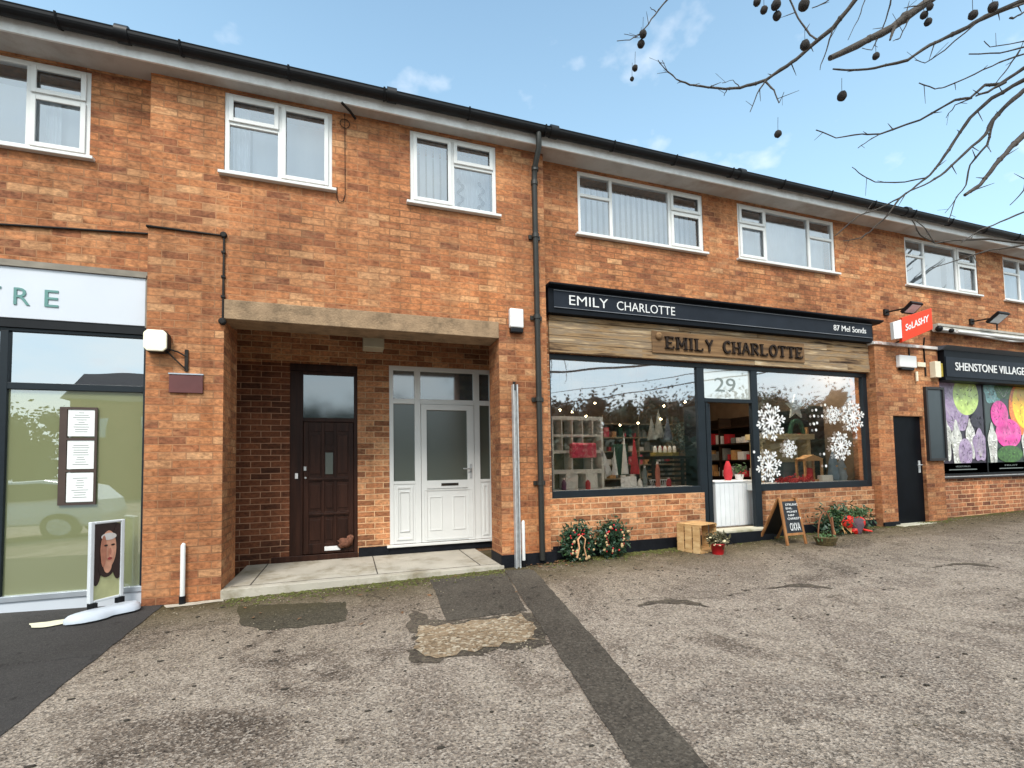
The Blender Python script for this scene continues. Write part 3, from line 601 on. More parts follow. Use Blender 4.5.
folds('net_curtain', -2.75, -2.62, 4.25, 4.9, YS+.16, .05, .012, M['curtain'], 'thin gathered white curtain edge in the far left upstairs window', 'curtain')
b = MB()        # black trailing motifs printed on the net
for xx in (1.30, 1.54):
    for i in range(26):
        z = 4.28+i*.017; b.ball((xx+.03*math.sin(i*.7)+.02*(i/26)*(1 if xx > 1.4 else -.4), .18, z), random.uniform(.008, .02), 6, 4, (1, .2, 1.3))
tag(b.done('window_decoration', M['black']), 'two black trailing vine decorations hanging in the lower right pane beside the downpipe', 'decoration')

# ---------------------------------------------------------------- entrance doors
F = thing('x', 'x', 'x') if False else None
# brown door
b = MB(); fy0, fy1 = RB+.01, RB+.09
lx = UB(303, 400).x; z0b = .088
b.box(bx0, lx, fy0, fy1, z0b, bz1); b.box(bx1-.045, bx1-.002, fy0, fy1, z0b, bz1); b.box(lx, bx1-.045, fy0, fy1, bz1-.04, bz1)
tz = UB(330, 419.5).z
b.box(lx, bx1-.045, fy0, fy1, tz-.03, tz+.02); b.box(bx0-.2, bx1, fy0-.03, fy0-.001, z0b, z0b+.07)
dfm = b.done('door_frame', M['brown_door'], B, bevel=.004)
b = MB(); b.quad((lx, fy0+.03, tz+.02), (bx1-.045, fy0+.03, tz+.02), (bx1-.045, fy0+.03, bz1-.04), (lx, fy0+.03, bz1-.04)); b.done('pane', M['glass_top'], dfm)
dx0, dx1, dz0, dz1 = lx+.005, bx1-.05, z0b+.075, tz-.032
b = MB(); y0 = fy0+.02
b.box(dx0, dx1, y0+.014, y0+.05, dz0, dz1)
wd = dx1-dx0; ht = dz1-dz0
st = .07*wd/.6
xsr = [dx0, dx0+.1*wd, dx0+.355*wd, dx0+.41*wd, dx0+.60*wd, dx0+.655*wd, dx0+.90*wd, dx1]
for a, c in ((0, 1), (2, 3), (4, 5), (6, 7)): b.box(xsr[a], xsr[c], y0, y0+.013, dz0, dz1)
for a, c in ((1, 2), (3, 4), (5, 6)):
    for t0, t1 in ((0, .075), (.28, .315), (.545, .58), (.93, 1)): b.box(xsr[a], xsr[c], y0+.001, y0+.013, dz0+ht*t0, dz0+ht*t1)
    if a == 3:
        b.box(xsr[a], xsr[c], y0+.001, y0+.013, dz0+ht*.78, dz0+ht*.81)
    for t0, t1 in ((.10, .255), (.34, .52), (.605, .90)):
        if a == 3 and t0 > .6: b.box(xsr[a]+.012, xsr[c]-.012, y0+.004, y0+.013, dz0+ht*.83, dz0+ht*.91); continue
        b.box(xsr[a]+.016, xsr[c]-.016, y0+.004, y0+.013, dz0+ht*t0, dz0+ht*t1)
for t in (.297, .5625): b.box(dx0+.1*wd, dx1-.1*wd, y0-.012, y0-.001, dz0+ht*t-.012, dz0+ht*t+.012)
bd = b.done('door', M['brown_door'], B, bevel=.003)
b = MB(); b.box(xsr[3]+.012, xsr[4]-.012, y0+.006, y0+.013, dz0+ht*.60, dz0+ht*.765); b.done('pane', M['glass_obs'], bd)
b = MB(); b.box(dx0+.25, dx0+.25+.19, y0-.008, y0-.001, dz0+.03, dz0+.085); b.done('letter_plate', M['text_white'], bd, bevel=.002)
b = MB(); b.box(dx0+.006, dx0+.035, y0-.02, y0-.001, dz0+ht*.63, dz0+ht*.66); b.lathe((dx0+.025, y0, dz0+ht*.575), [(.014, 0), (.014, .01), (.01, .02)], 12, 'y'); b.done('lock', M['steel'], bd)
b = MB(); b.box(lx-.09, lx-.055, fy0-.02, fy0-.001, 1.12, 1.19); tag(b.done('doorbell', M['text_white'], bevel=.004), 'small white doorbell button on dark brown door frame', 'doorbell')
b = MB(); b.box(dx0+.42*wd, dx0+.42*wd+.0, y0, y0, 0, 0) if False else None
b = MB(); b.ball((bx1-.16, y0-.03, dz0+.12), .06, 9, 6, (1.6, .5, 1), .35); b.ball((bx1-.09, y0-.04, dz0+.16), .045, 9, 6, (.9, .5, 1.4), .4)
tag(b.done('leaf_pile', plain('brown leaf', rgb(112, 72, 54), .9, .4, 40)), 'clump of curled reddish brown leaves at foot of the brown door', 'leaves')
# white door with side lights
b = MB(); fy0, fy1 = RB+.005, RB+.075; t = .055
xa = [wx0, wx0+t, UB(414.5, 400).x, UB(420.5, 400).x, UB(473.5, 400).x, UB(479.5, 400).x]
xb = wx1-t
tz0, tz1 = UB(394, 403).z, UB(394, 399).z
ptop = UB(394, 481.5).z
b.box(wx0, xa[1], fy0, fy1, wz0, wz1); b.box(xb, wx1, fy0, fy1, wz0, wz1)
b.box(xa[1], xb, fy0, fy1, wz1-.06, wz1); b.box(xa[2], xa[3], fy0, fy1, wz0, wz1-.06); b.box(xa[4], xa[5], fy0, fy1, wz0, wz1-.06)
for p, q in ((xa[1], xa[2]), (xa[3], xa[4]), (xa[5], xb)): b.box(p, q, fy0, fy1, tz0-.005, tz1+.01)
for p, q in ((xa[1], xa[2]), (xa[5], xb)):
    b.box(p, q, fy0+.01, fy1, wz0, ptop); b.frame(p+.03, q-.03, wz0+.05, ptop-.07, .03, fy0-.004, fy0+.009) if q-p > .12 else None
    b.frame(p+.075, q-.075, wz0+.16, ptop-.14, .012, fy0-.004, fy0+.009) if q-p > .2 else None
    b.box(p, q, fy0, fy0+.009, ptop-.04, ptop)
dfm = b.done('door_frame', M['upvc'], B, bevel=.004)
b = MB(); b.box(wx0-.04, wx1+.03, fy0-.06, fy0-.001, wz0-.034, wz0-.002); b.done('threshold', M['upvc'], dfm, bevel=.004)
for p, q in ((xa[1], xa[2]), (xa[3], xa[4]), (xa[5], xb)): b = MB(); b.quad((p, fy0+.03, tz1+.01), (q, fy0+.03, tz1+.01), (q, fy0+.03, wz1-.06), (p, fy0+.03, wz1-.06)); b.done('pane', M['glass_top'], dfm)
for p, q in ((xa[1], xa[2]), (xa[5], xb)): b = MB(); b.quad((p, fy0+.03, ptop), (q, fy0+.03, ptop), (q, fy0+.03, tz0-.005), (p, fy0+.03, tz0-.005)); b.done('pane', M['glass_obs'], dfm)
p, q, zb, zt = xa[3]+.004, xa[4]-.004, wz0+.004, tz0-.009
b = MB(); fw = .075; gz0 = ptop+.0
b.box(p, p+fw, fy0-.014, fy0+.04, zb, zt); b.box(q-fw-.02, q, fy0-.014, fy0+.04, zb, zt); b.box(p+fw, q-fw-.02, fy0-.014, fy0+.04, zt-fw, zt)
b.box(p+fw, q-fw-.02, fy0-.014, fy0+.04, ptop-.11, ptop); b.box(p+fw, q-fw-.02, fy0-.002, fy0+.04, zb, ptop-.11)
for u0, u1 in ((.14, .38), (.58, .82)):
    w_ = q-p; b.frame(p+w_*u0, p+w_*u1, zb+.15, ptop-.22, .014, fy0-.01, fy0-.0025)
b.frame(p+.03, q-.03, zb+.03, ptop-.125, .008, fy0-.019, fy0-.0145)
wd_ = b.done('door', M['upvc'], B, bevel=.003)
b = MB(); b.quad((p+fw, fy0+.02, ptop), (q-fw-.02, fy0+.02, ptop), (q-fw-.02, fy0+.02, zt-fw), (p+fw, fy0+.02, zt-fw)); b.done('pane', M['glass_obs'], wd_)
b = MB(); b.box(p+.27, p+.51, fy0-.022, fy0-.015, ptop-.075, ptop-.04); b.done('letter_plate', M['iron'], wd_, bevel=.002)
b = MB(); b.box(q-.07, q-.035, fy0-.022, fy0-.015, ptop+.02, ptop+.22); b.tube([(q-.05, fy0-.02, ptop+.15), (q-.05, fy0-.06, ptop+.15), (q-.17, fy0-.06, ptop+.155)], .009, 8); b.done('handle', M['steel'], wd_)
b = MB(); b.box(p+.2, q-.2, RB+.2, RB+.21, 1, 1.01) if False else None
b = MB(); b.box(-1.5, 2.28, RB+.32, RB+.34, 0, 2.98); b.done('partition_wall', M['shopwall'], B)
# ceiling light in recess
t = thing('ceiling_light', 'square cream box light under the ceiling of the recessed entrance', 'light', (.29, .75, 2.70))
b = MB(); b.box(.17, .42, .63, .87, 2.70, 2.955); b.done('diffuser', plain('dull cream diffuser', rgb(176, 168, 146), .5, .08), t, bevel=.012)
b = MB(); b.box(.16, .43, .62, .88, 2.956, 2.979); b.done('base', M['white'], t)

# ---------------------------------------------------------------- left shop
YL = .10
b = MB(); b.box(-6.2, -1.845, YL-.03, YL+.12, 2.635, 3.10); s_ = b.done('shop_sign', M['panelwhite'], bevel=.004); tag(s_, 'long pale grey fascia sign reading CENTRE in spaced green capitals', 'shop sign')
zz0, zz1 = 2.755, 2.910
b = MB(); L_ = [('C', -3.62, -3.49), ('E', -3.40, -3.30), ('N', -3.22, -3.09), ('T', -3.06, -2.92), ('R', -2.83, -2.715), ('E', -2.61, -2.51)]
for ch, a, c in L_: b.text(ch, a, c, zz0, zz1, YL-.0305, .008)
b.done('lettering', M['text_green'], s_)
b = MB(); b.box(-6.2, -1.835, YL-.05, YL-.031, 3.101, 3.125); b.box(-6.2, -1.82, YL-.03, YL+.02, 3.126, 3.165); b.box(-1.844, -1.825, YL-.035, YL+.02, 2.62, 3.10); b.done('trim', plain('grey weathered trim', rgb(130, 122, 110), .8, .2, 8), s_)
b = MB(); b.box(-6.2, -1.825, YL-.02, YL+.06, 2.555, 2.634); b.done('sign_rail', M['black'], B)
lf = MB(); y0, y1 = YL, YL+.06
lf.box(-6.2, -1.845, y0, y1, 2.525, 2.554)
for x in (-4.2, -2.905): lf.box(x-.03, x+.03, y0, y1, .17, 2.524)
lf.box(-1.86, -1.83, y0, y1, .17, 2.524)
for a, c in ((-6.2, -4.23), (-4.17, -2.935), (-2.875, -1.86)): lf.box(a, c, y0+.001, y1, 2.0, 2.06)
lfr = lf.done('shop_frame', M['slate'], B, bevel=.003)
b = MB(); b.box(-6.2, -1.83, y0-.01, y1, .12, .169); b.done('bottom_rail', M['alu'], lfr, bevel=.003)
b = MB(); b.box(-6.2, -1.83, y0+.005, y1, -.1, .119); b.done('kick_panel', M['panelwhite'], lfr)
for a, c in ((-6.2, -4.23), (-4.17, -2.935), (-2.875, -1.86)):
    b = MB(); b.quad((a, y0+.03, 2.06), (c, y0+.03, 2.06), (c, y0+.03, 2.525), (a, y0+.03, 2.525)); b.done('upper_pane', M['glass_left'], lfr)
    b = MB(); b.quad((a, y0+.03, .169), (c, y0+.03, .169), (c, y0+.03, 2.0), (a, y0+.03, 2.0)); b.done('lower_pane', M['glass_film'], lfr)
b = MB(); b.box(-6.3, -1.82, 2.6, 2.65, 0, 3.1); b.box(-6.3, -6.22, .4, 2.6, 0, 3.1); b.box(-1.9, -1.82, .61, 2.6, 0, 3.1); b.done('partition_wall', M['plaster'], B)
b = MB(); b.box(-6.3, -1.82, YS+.1, 2.6, -.05, .12); b.done('floor', M['floorint'], B)
nb = thing('notice_board', 'tall brown framed notice board with three white sheets in the left shop window', 'notice board', (U(78, 455, YL).x, YL, U(78, 455, YL).z))
x0, x1 = U(58, 455, YL).x, U(96, 455, YL).x; za, zb = U(78, 505, YL).z, U(78, 407, YL).z; yy = YL+.02
b = MB(); b.box(x0, x0+.055, yy-.012, yy, za, zb); b.box(x1-.018, x1, yy-.012, yy, za, zb)
for z in (za, za+(zb-za)*.335, za+(zb-za)*.66, zb-.022): b.box(x0+.055, x1-.018, yy-.012, yy, z, z+.022)
b.done('frame', plain('brown frame', rgb(66, 50, 42), .6, .2), nb)
for i in range(3):
    z = za+(zb-za)*(.335*i)+.028; b = MB(); b.box(x0+.06, x1-.022, yy-.005, yy-.001, z, z+(zb-za)*.335-.034)
    pp = b.done('paper', plain('white paper', (.8, .8, .78, 1), .7, .02), nb)
    b = MB()
    for k in range(9): w_ = random.uniform(.04, .13); xm = (x0+x1)/2+.02; b.box(xm-w_/2, xm+w_/2, yy-.007, yy-.0055, z+.04+k*.022, z+.044+k*.022)
    b.done('print', M['text_grey'], pp)
# hanging lantern box, bracket, plaque
t = thing('wall_lantern', 'cream faced box lantern on black iron bracket beside the grey fascia', 'lantern', (-1.5, 0, 2.35))
cx, cz, hw = -1.70, 2.46, .093
oct_ = lambda h, y, k=.32: [(cx+h*a, y, cz+h*1.08*c) for a, c in ((-1, -1+k), (-1+k, -1), (1-k, -1), (1, -1+k), (1, 1-k), (1-k, 1), (-1+k, 1), (-1, 1-k))]
b = MB(); b.prism(oct_(hw+.004, -.10), (0, .09, 0)); b.done('housing', M['black'], t, bevel=.008, recalc=True)
b = MB(); b.prism(oct_(hw, -.125), (0, .024, 0)); b.done('face', M['lamp_face'], t, bevel=.008, recalc=True)
b = MB(); b.tube([(-1.62, -.06, 2.40), (-1.54, -.03, 2.38), (-1.475, -.015, 2.34)], .008, 6); b.tube([(-1.62, -.05, 2.37), (-1.52, -.03, 2.26), (-1.48, -.015, 2.22)], .008, 6); b.box(-1.49, -1.462, -.02, -.001, 2.20, 2.41); b.done('bracket', M['iron'], t)
b = MB(); b.box(-1.615, -1.335, -.022, -.001, 1.99, 2.165); s_ = b.done('plaque', M['maroon'], bevel=.003); tag(s_, 'blank dark maroon wall plaque on brick below the cream lantern', 'plaque')
b = MB(); b.box(-1.62, -1.33, -.028, -.001, 2.166, 2.178); b.done('trim', M['alu'], s_)
# conduit
b = MB(); b.tube([(-8, YS-.015, 3.44), (-3, YS-.015, 3.485), (-1.83, YS-.015, 3.56)], .011, 8); b.tube([(-1.82, .1, 3.6), (-1.82, -.012, 3.585), (-1.17, -.012, 3.58), (-1.172, -.012, 2.72)], .012, 8)
for z in (3.4, 3.15, 2.95): b.box(-1.19, -1.155, -.03, -.001, z, z+.02)
b.lathe((-1.172, -.001, 3.585), [(.03, 0), (.03, .03), (.02, .034)], 12, 'y'); b.lathe((-1.175, -.001, 2.71), [(.034, 0), (.034, .035), (.02, .04)], 12, 'y')
b.done('cable_conduit', M['iron'], B)
b = MB(); b.tube([(-.03, -.02, 5.1), (-.03, -.008, 4.9), (-.028, -.008, 4.2), (-.05, -.008, 4.12), (-.09, -.008, 4.1), (-.11, -.008, 4.15), (-.11, -.008, 4.27)], .0035, 6)
b.tube([(-.03+.05*math.cos(a), -.012, 4.99+.05*math.sin(a)) for a in [i*.5 for i in range(14)]], .004, 6)
b.tube([(-.06, -.2, 5.08), (.02, -.13, 5.06), (.08, -.04, 5.05)], .014, 8); b.done('cable', M['iron'], B)
# bell box, steel post, white pipes
t = thing('alarm_box', 'white alarm box with dark base on brick beside the tall downpipe', 'alarm box', (1.9, 0, 2.83))
b = MB(); b.box(1.815, 1.985, -.07, -.001, 2.875, 3.105); b.done('cover', M['text_white'], t, bevel=.014)
b = MB(); b.box(1.82, 1.98, -.066, -.002, 2.815, 2.872); b.done('base', M['black'], t, bevel=.012)
t = thing('steel_post', 'tall slim galvanised steel channel post against brick left of the downpipe', 'post', (1.87, -.06, .05))
b = MB(); b.box(1.83, 1.842, -.085, -.02, .02, 2.19); b.box(1.878, 1.89, -.085, -.02, .02, 2.19); b.box(1.842, 1.878, -.03, -.02, .02, 2.19); b.done('channel', M['steel'], t)
b = MB(); b.box(1.843, 1.877, -.04, -.031, 2.13, 2.23); b.done('cap_strap', M['iron'], t)
for lab, x, zt in (('short white plastic pipe stub beside the steel post', 1.94, .59), ('short white plastic pipe stub on brick below the maroon plaque', -1.475, .56)):
    t = thing('pipe_stub', lab, 'pipe', (x, -.03, 0))
    b = MB(); b.tube([(x, -.032, gz(x, 0)+.06), (x, -.032, zt-.02), (x+.006, -.028, zt)], [.021, .021, .012], 12); b.done('pipe', M['upvc'], t)
    b = MB(); b.tube([(x, -.034, gz(x, 0)-.03), (x, -.034, gz(x, 0)+.075)], .028, 12); b.done('socket', M['black'], t)

# ---------------------------------------------------------------- shop front no 29
F0, F1 = SF, SF+.07
b = MB()
b.box(2.386, 8.03, F0, F1, 2.575, 2.64)
b.box(2.386, 2.41, F0, F1, .82, 2.574)
b.box(4.65, 4.77, F0, F1, .10, 2.574); b.box(5.62, 5.735, F0, F1, .10, 2.574); b.box(7.93, 8.03, F0, F1, .80, 2.574)
b.box(2.411, 4.649, F0, F1, .82, .908); b.box(5.736, 7.929, F0, F1, .80, .90)
b.box(4.771, 5.619, F0, F1, 2.09, 2.145)
b.box(4.79, 4.83, F0+.01, F1+.02, .29, 2.089); b.box(4.86, 4.90, F0+.05, F1+.5, .31, 2.08)
sf = b.done('shopfront_frame', M['slate'], B, bevel=.004)
def pane(x0, x1, z0, z1, name='pane', mat='glass_shop', y=F0+.03, par=sf):
    b = MB(); b.quad((x0, y, z0), (x1, y, z0), (x1, y, z1), (x0, y, z1)); return b.done(name, M[mat], par)
pane(2.411, 4.649, .908, 2.574); pane(5.736, 7.929, .90, 2.574); pane(4.771, 5.619, 2.146, 2.574, mat='glass_frost')
b = MB(); b.text('29', U(716, 383, F0).x, U(737, 383, F0).x, 2.25, 2.45, F0+.029, .003); b.done('house_number', M['text_grey'], sf)
b = MB(); b.box(4.70, 5.74, -.04, F1-.06, -.05, .255); b.done('door_sill', M['bitumen'], sf, bevel=.004)
b = MB(); b.box(4.84, 5.70, -.02, F1+.05, .256, .285); b.done('threshold', M['stone'], sf, bevel=.004)
b = MB(); b.box(2.4, 4.64, F1+.001, F1+.55, .80, .905); b.box(5.75, 7.92, F1+.001, F1+.55, .80, .895); b.done('display_ledge', M['white'], sf)
# interior
b = MB(); b.box(2.32, 8.0, 4.2, 4.3, .2, 3.1); b.box(2.30, 2.32+.06, .43, 4.2, .2, 3.1); b.box(8.04, 8.12, .43, 4.2, .2, 3.1); b.done('partition_wall', M['shopwall'], B)
b = MB(); b.box(2.3, 8.03, .21, 4.2, .15, .27); b.done('floor', M['floorint'], B)
b = MB()     # white boarded counter
CX0, CX1 = U(715.5, 505, .45).x, U(760, 505, .45).x
b.box(CX0, CX1, .45, .9, .271, .93); cc = b.done('counter', plain('white painted boarding', (.72, .75, .77, 1), .5, .04)); tag(cc, 'white tongue and groove counter just inside the open shop door', 'counter')
b = MB()
for i in range(10): b.box(CX0+.003+i*(CX1-CX0)/10, CX0-.003+(i+1)*(CX1-CX0)/10, .438, .449, .28, .91)
b.box(CX0-.01, CX1+.01, .43, .91, .931, .95); b.done('boarding', plain('white painted boarding', (.74, .77, .79, 1), .5, .04), cc, bevel=.003)
# timber cladding and signs
b = MB(); zc = [2.645, 2.765, 2.86, 2.95, 3.05, 3.115]
for i in range(5):
    x = 2.375; 
    while x < 8.0:
        x2 = min(8.03, x+random.uniform(1.2, 2.6)); yj = random.uniform(0, .012)
        if 8.03-x2 < .4: x2 = 8.03
        b.box(x, x2-.003, .085-yj, YS+.01, zc[i]+.002, zc[i+1]-.002); x = x2
b.done('timber_cladding', M['clad'], B, bevel=.003)
s_ = thing('shop_sign', 'long black fascia sign with white EMILY CHARLOTTE lettering above timber boards', 'shop sign', (5, 0, 3.12))
b = MB(); b.box(2.34, 8.03, .0, .118, 3.118, 3.43); b.done('sign_box', M['navy'], s_, bevel=.004)
b = MB(); b.prism([(2.327, .118, 3.475), (2.327, -.075, 3.475), (2.327, -.075, 3.455), (2.327, -.045, 3.445), (2.327, -.004, 3.431), (2.327, .118, 3.431)], (5.86, 0, 0)); b.done('cornice', M['navy'], s_, recalc=True)
b = MB(); b.box(2.41, 8.0, -.006, -.0015, 3.19, 3.40); b.done('sign_face', M['navyface'], s_)
b = MB(); b.box(2.41, 8.0, -.014, -.007, 3.185, 3.191); b.box(2.41, 8.0, -.014, -.007, 3.399, 3.405); b.done('trim', plain('grey trim line', (.2, .21, .23, 1), .4), s_)
b = MB(); b.text('EMILY', 2.62, 3.17, 3.235, 3.355, -.0065, .006, -.006); b.text('CHARLOTTE', 3.30, 4.20, 3.23, 3.345, -.0065, .006, -.006); b.text('87 Mel Sonds', 7.15, 7.86, 3.25, 3.34, -.0065, .006, 0); b.done('lettering', M['text_white'], s_)
# raised serif letters
s_ = thing('name_board', 'rough wooden name board with dark raised EMILY CHARLOTTE letters on timber cladding', 'name board', (5.2, .06, 2.87))
b = MB(); b.box(3.87, 6.60, .058, .071, 2.722, 3.022); b.done('plank', M['board'], s_, bevel=.004)
GL = {'E': [('v', .12), ('h', .12, .85, 1), ('h', .12, .7, .5), ('h', .12, .9, 0), ('s', .85, 1), ('s', .9, 0)], 'M': [('v', .1), ('v', .9), ('d', .1, 1, .5, .25), ('d', .5, .25, .9, 1)], 'I': [('v', .5)],
      'L': [('v', .15), ('h', .15, .9, 0), ('s', .9, 0)], 'Y': [('d', .08, 1, .5, .5), ('d', .92, 1, .5, .5), ('d', .5, .5, .5, 0)], 'H': [('v', .12), ('v', .88), ('h', .12, .88, .5)],
      'A': [('d', .05, 0, .5, 1), ('d', .5, 1, .95, 0), ('h', .22, .78, .35)], 'T': [('v', .5), ('h', .02, .98, 1), ('s', .02, 1), ('s', .98, 1)],
      'C': [('a', .55, .5, 40, 320)], 'O': [('a', .5, .5, 0, 360)], 'R': [('v', .12), ('a2', .12), ('d', .4, .5, .92, 0)]}
def glyph(b, ch, x, w, z, h, y, d, t):
    P = lambda u, v: Vector((x+u*w, y, z+v*h))
    def bar(p, q, th):
        dd = (q-p).normalized(); n = Vector((-dd.z, 0, dd.x))*th/2; e = dd*0
        b.prism([p-n, q-n, q+n, p+n], (0, -d, 0))
    for g in GL[ch]:
        if g[0] == 'v':
            bar(P(g[1], 0), P(g[1], 1), t); [bar(P(g[1], v)-Vector((t, 0, 0)), P(g[1], v)+Vector((t, 0, 0)), t*.35) for v in (0.02, .98)]
        elif g[0] == 'h': bar(P(g[1], g[3]*.96+.02), P(g[2], g[3]*.96+.02), t*.5)
        elif g[0] == 's': bar(P(g[1], .0 if g[2] == 0 else .8), P(g[1], .2 if g[2] == 0 else 1), t*.45)
        elif g[0] == 'd': bar(P(g[1], g[2]), P(g[3], g[4]), t*.8)
        elif g[0] == 'a':
            n = 14; A = [R(g[3]+(g[4]-g[3])*i/n) for i in range(n+1)]
            for i in range(n): bar(P(g[1]+.46*math.cos(A[i]), .5+.5*math.sin(A[i])), P(g[1]+.46*math.cos(A[i+1]), .5+.5*math.sin(A[i+1])), t*(.65+.4*abs(math.cos(A[i]))))
        elif g[0] == 'a2':
            A = [R(-90+180*i/8) for i in range(9)]
            for i in range(8): bar(P(.45+.4*math.cos(A[i]), .75+.23*math.sin(A[i])), P(.45+.4*math.cos(A[i+1]), .75+.23*math.sin(A[i+1])), t*.7)
            bar(P(.12, .98), P(.45, .98), t*.5); bar(P(.12, .52), P(.45, .52), t*.5)
b = MB(); x = 4.08
for ch in 'EMILY CHARLOTTE':
    if ch == ' ': x += .14; continue
    w = {'I': .07, 'M': .17}.get(ch, .135); glyph(b, ch, x, w, 2.79, .16, .057, .022, .034); x += w+.036
b.done('lettering', M['darkwood'], s_, recalc=True)
b = MB(); b.lathe((3.97, .057, 2.95), [(.05, 0), (.05, .02), (.02, .03)], 14, 'y'); b.lathe((6.52, .057, 2.82), [(.02, 0), (.02, .02)], 10, 'y'); b.done('boss', M['board'], s_)

# ---------------------------------------------------------------- window stickers
def snowflake(px, py, rpx, label, Y=F0-.001):
    c = U(px, py, Y); r = (U(px+rpx, py, Y)-c).length*.78
    r = (U(px, py-rpx, Y).z-c.z)
    b = MB()
    def bar(p, a, l, w):
        d = Vector((math.cos(a), 0, math.sin(a))); n = Vector((-d.z, 0, d.x))*w/2; q = p+d*l; b.prism([p-n, q-n, q+n, p+n], (0, -.003, 0)); return q
    for k in range(8):
        a = k*math.pi/4+.2; q = bar(c, a, r, r*.12)
        for t in (.42, .72):
            p = c.lerp(q, t); bar(p, a+.8, r*.32*(1.25-t*.5), r*.10); bar(p, a-.8, r*.32*(1.25-t*.5), r*.10)
        b.prism([q+Vector((math.cos(j*1.047), 0, math.sin(j*1.047)))*r*.075 for j in range(6)], (0, -.0035, 0))
    b.prism([c+Vector((math.cos(j*.785), 0, math.sin(j*.785)))*r*.16 for j in range(8)], (0, -.004, 0))
    tag(b.done('snowflake_sticker', M['text_white'], recalc=True), label, 'window sticker', 'snowflake stickers on the right shop window')
snowflake(771, 422, 18, 'large white snowflake sticker beside the door at upper left of the right window')
snowflake(769, 466, 16, 'white snowflake sticker low at the left corner of the right shop window')
snowflake(790, 449, 9, 'small white snowflake sticker near middle of the right shop window')
snowflake(833, 415, 9, 'small white snowflake sticker touching the large one at upper right')
snowflake(853, 417, 15, 'large white snowflake sticker at the upper right corner of the window')
snowflake(841, 446, 14, 'white snowflake sticker below the upper right pair by the blue lit display')
b = MB()
for px, py in ((814, 416), (822, 416), (814, 424), (817, 423), (816, 430), (825, 405), (816, 410), (750+4, 452), (824, 454), (826, 466)):
    c = U(px, py, F0-.001); b.lathe((c.x, F0-.001, c.z), [(.022, 0), (.022, .003)], 8, 'y')
tag(b.done('sticker_dots', M['text_white']), 'scatter of small round white dots stuck on the right shop window', 'window sticker')

# ---------------------------------------------------------------- window display, left window of no 29
def UY(px, py, y): return U(px, py, y)
def dcone(px, pyb, pyt, wpx, y, mat, label, name='cone_tree', base=True):
    p = UY(px, pyb, y); top = UY(px, pyt, y).z; r = (UY(px+wpx/2, pyb, y).x-p.x)*.9
    b = MB(); prof = []
    n = 7
    for i in range(n): h0 = (top-p.z)*i/n; prof += [(r*(1-i/n), h0), (r*(1-(i+.85)/n)+.002, h0+(top-p.z)*.8/n)]
    prof.append((.003, top-p.z)); b.lathe((p.x, y, p.z), prof, 14)
    return tag(b.done(name, mat), label, 'ornament')
cwhite = plain('white ceramic', (.75, .75, .72, 1), .4, .05); cred = plain('red felt', rgb(176, 34, 44), .8, .1, 20); cgreen = plain('dark green', rgb(30, 74, 54), .8, .2, 20); cgrey = plain('grey felt', rgb(120, 122, 118), .9, .15, 20)
cpink = plain('pink red patterned cloth', rgb(214, 52, 84), .6, .25, 14, dirt=rgb(238, 180, 170), dscale=12)
t = thing('display_cabinet', 'white cabinet with small square compartments at left of the shop window', 'cabinet', (UY(575, 487, .62).x, .62, .91))
x0, x1 = UY(549, 460, .6).x, UY(600, 460, .6).x; z0, z1 = .91, UY(575, 421, .6).z
b = MB(); b.box(x0, x0+.03, .5, .75, z0, z1); b.box(x1-.03, x1, .5, .75, z0, z1); b.box(x0, x1, .49, .76, z1+.001, z1+.05)
zs_ = [z0+(z1-z0)*k for k in (0, .22, .28, .52, .56, .76)]
b.box(x0+.031, x1-.031, .5, .75, zs_[1], zs_[2]); b.box(x0+.031, x1-.031, .5, .75, zs_[3], zs_[4]); b.box(x0+.031, x1-.031, .5, .75, zs_[5], zs_[5]+.03)
for k in range(1, 5):
    xx = x0+(x1-x0)*k/5; b.box(xx-.009, xx+.009, .5, .74, zs_[5]+.031, z1); 
    if k < 4: b.box(xx-.009, xx+.009, .5, .74, zs_[4]+.001, zs_[5]-.001)
for k in (1, 2): xx = x0+(x1-x0)*k/2.6; b.box(xx-.012, xx+.012, .5, .74, zs_[2]+.001, zs_[3]-.001); b.box(xx-.09, xx+.09, .52, .74, z0, zs_[1]-.001)
b.done('carcass', plain('white painted wood', (.82, .8, .72, 1), .5, .06), t, bevel=.003)
b = MB(); b.box(x0+.001, x1-.001, .751, .765, z0, z1); b.done('back_panel', plain('olive back panel', rgb(140, 134, 96), .8, .25, 9), t)
b = MB(); p = UY(571, 458, .42); q = UY(596, 443, .42); b.box(p.x, q.x, .40, .48, p.z, q.z)
tag(b.done('gift_box', cpink, bevel=.02), 'pink and red patterned gift box in front of the white cabinet', 'box')
b = MB(); a1, a2, a3, a4 = UY(599, 447, .5), UY(604, 451, .5), UY(613, 474, .5), UY(607, 477, .5)
b.prism([a1, a2, a3, a4], (0, .05, 0)); tag(b.done('hanging_stocking', cwhite, bevel=.01, recalc=True), 'long slanting white fabric stocking right of the white cabinet', 'stocking')
dcone(615, 475, 447, 6, .45, cwhite, 'small white cone ornament nearest the slanting stocking')
b = MB(); p = UY(618, 475, .6); q = UY(628, 444, .6); b.box(p.x, q.x, .6, .72, p.z, q.z); tag(b.done('book_stack', cgreen, bevel=.006), 'upright dark green box between white cones', 'box')
dcone(625, 474, 433, 7, .5, cwhite, 'tall thin white cone ornament in front of the green box')
dcone(635, 474, 435, 9, .52, cred, 'tall dark red cone ornament in middle of the left shop window')
dcone(652, 440, 416, 9, .75, cgrey, 'pale grey cone tree, first of three above the dark shelf')
dcone(659, 438, 409, 10, .85, cgrey, 'taller grey cone tree with bulb, middle of three above the dark shelf')
dcone(668, 440, 416, 9, .75, plain('blue grey felt', rgb(70, 78, 92), .9), 'dark blue grey cone tree, last of three above the dark shelf')
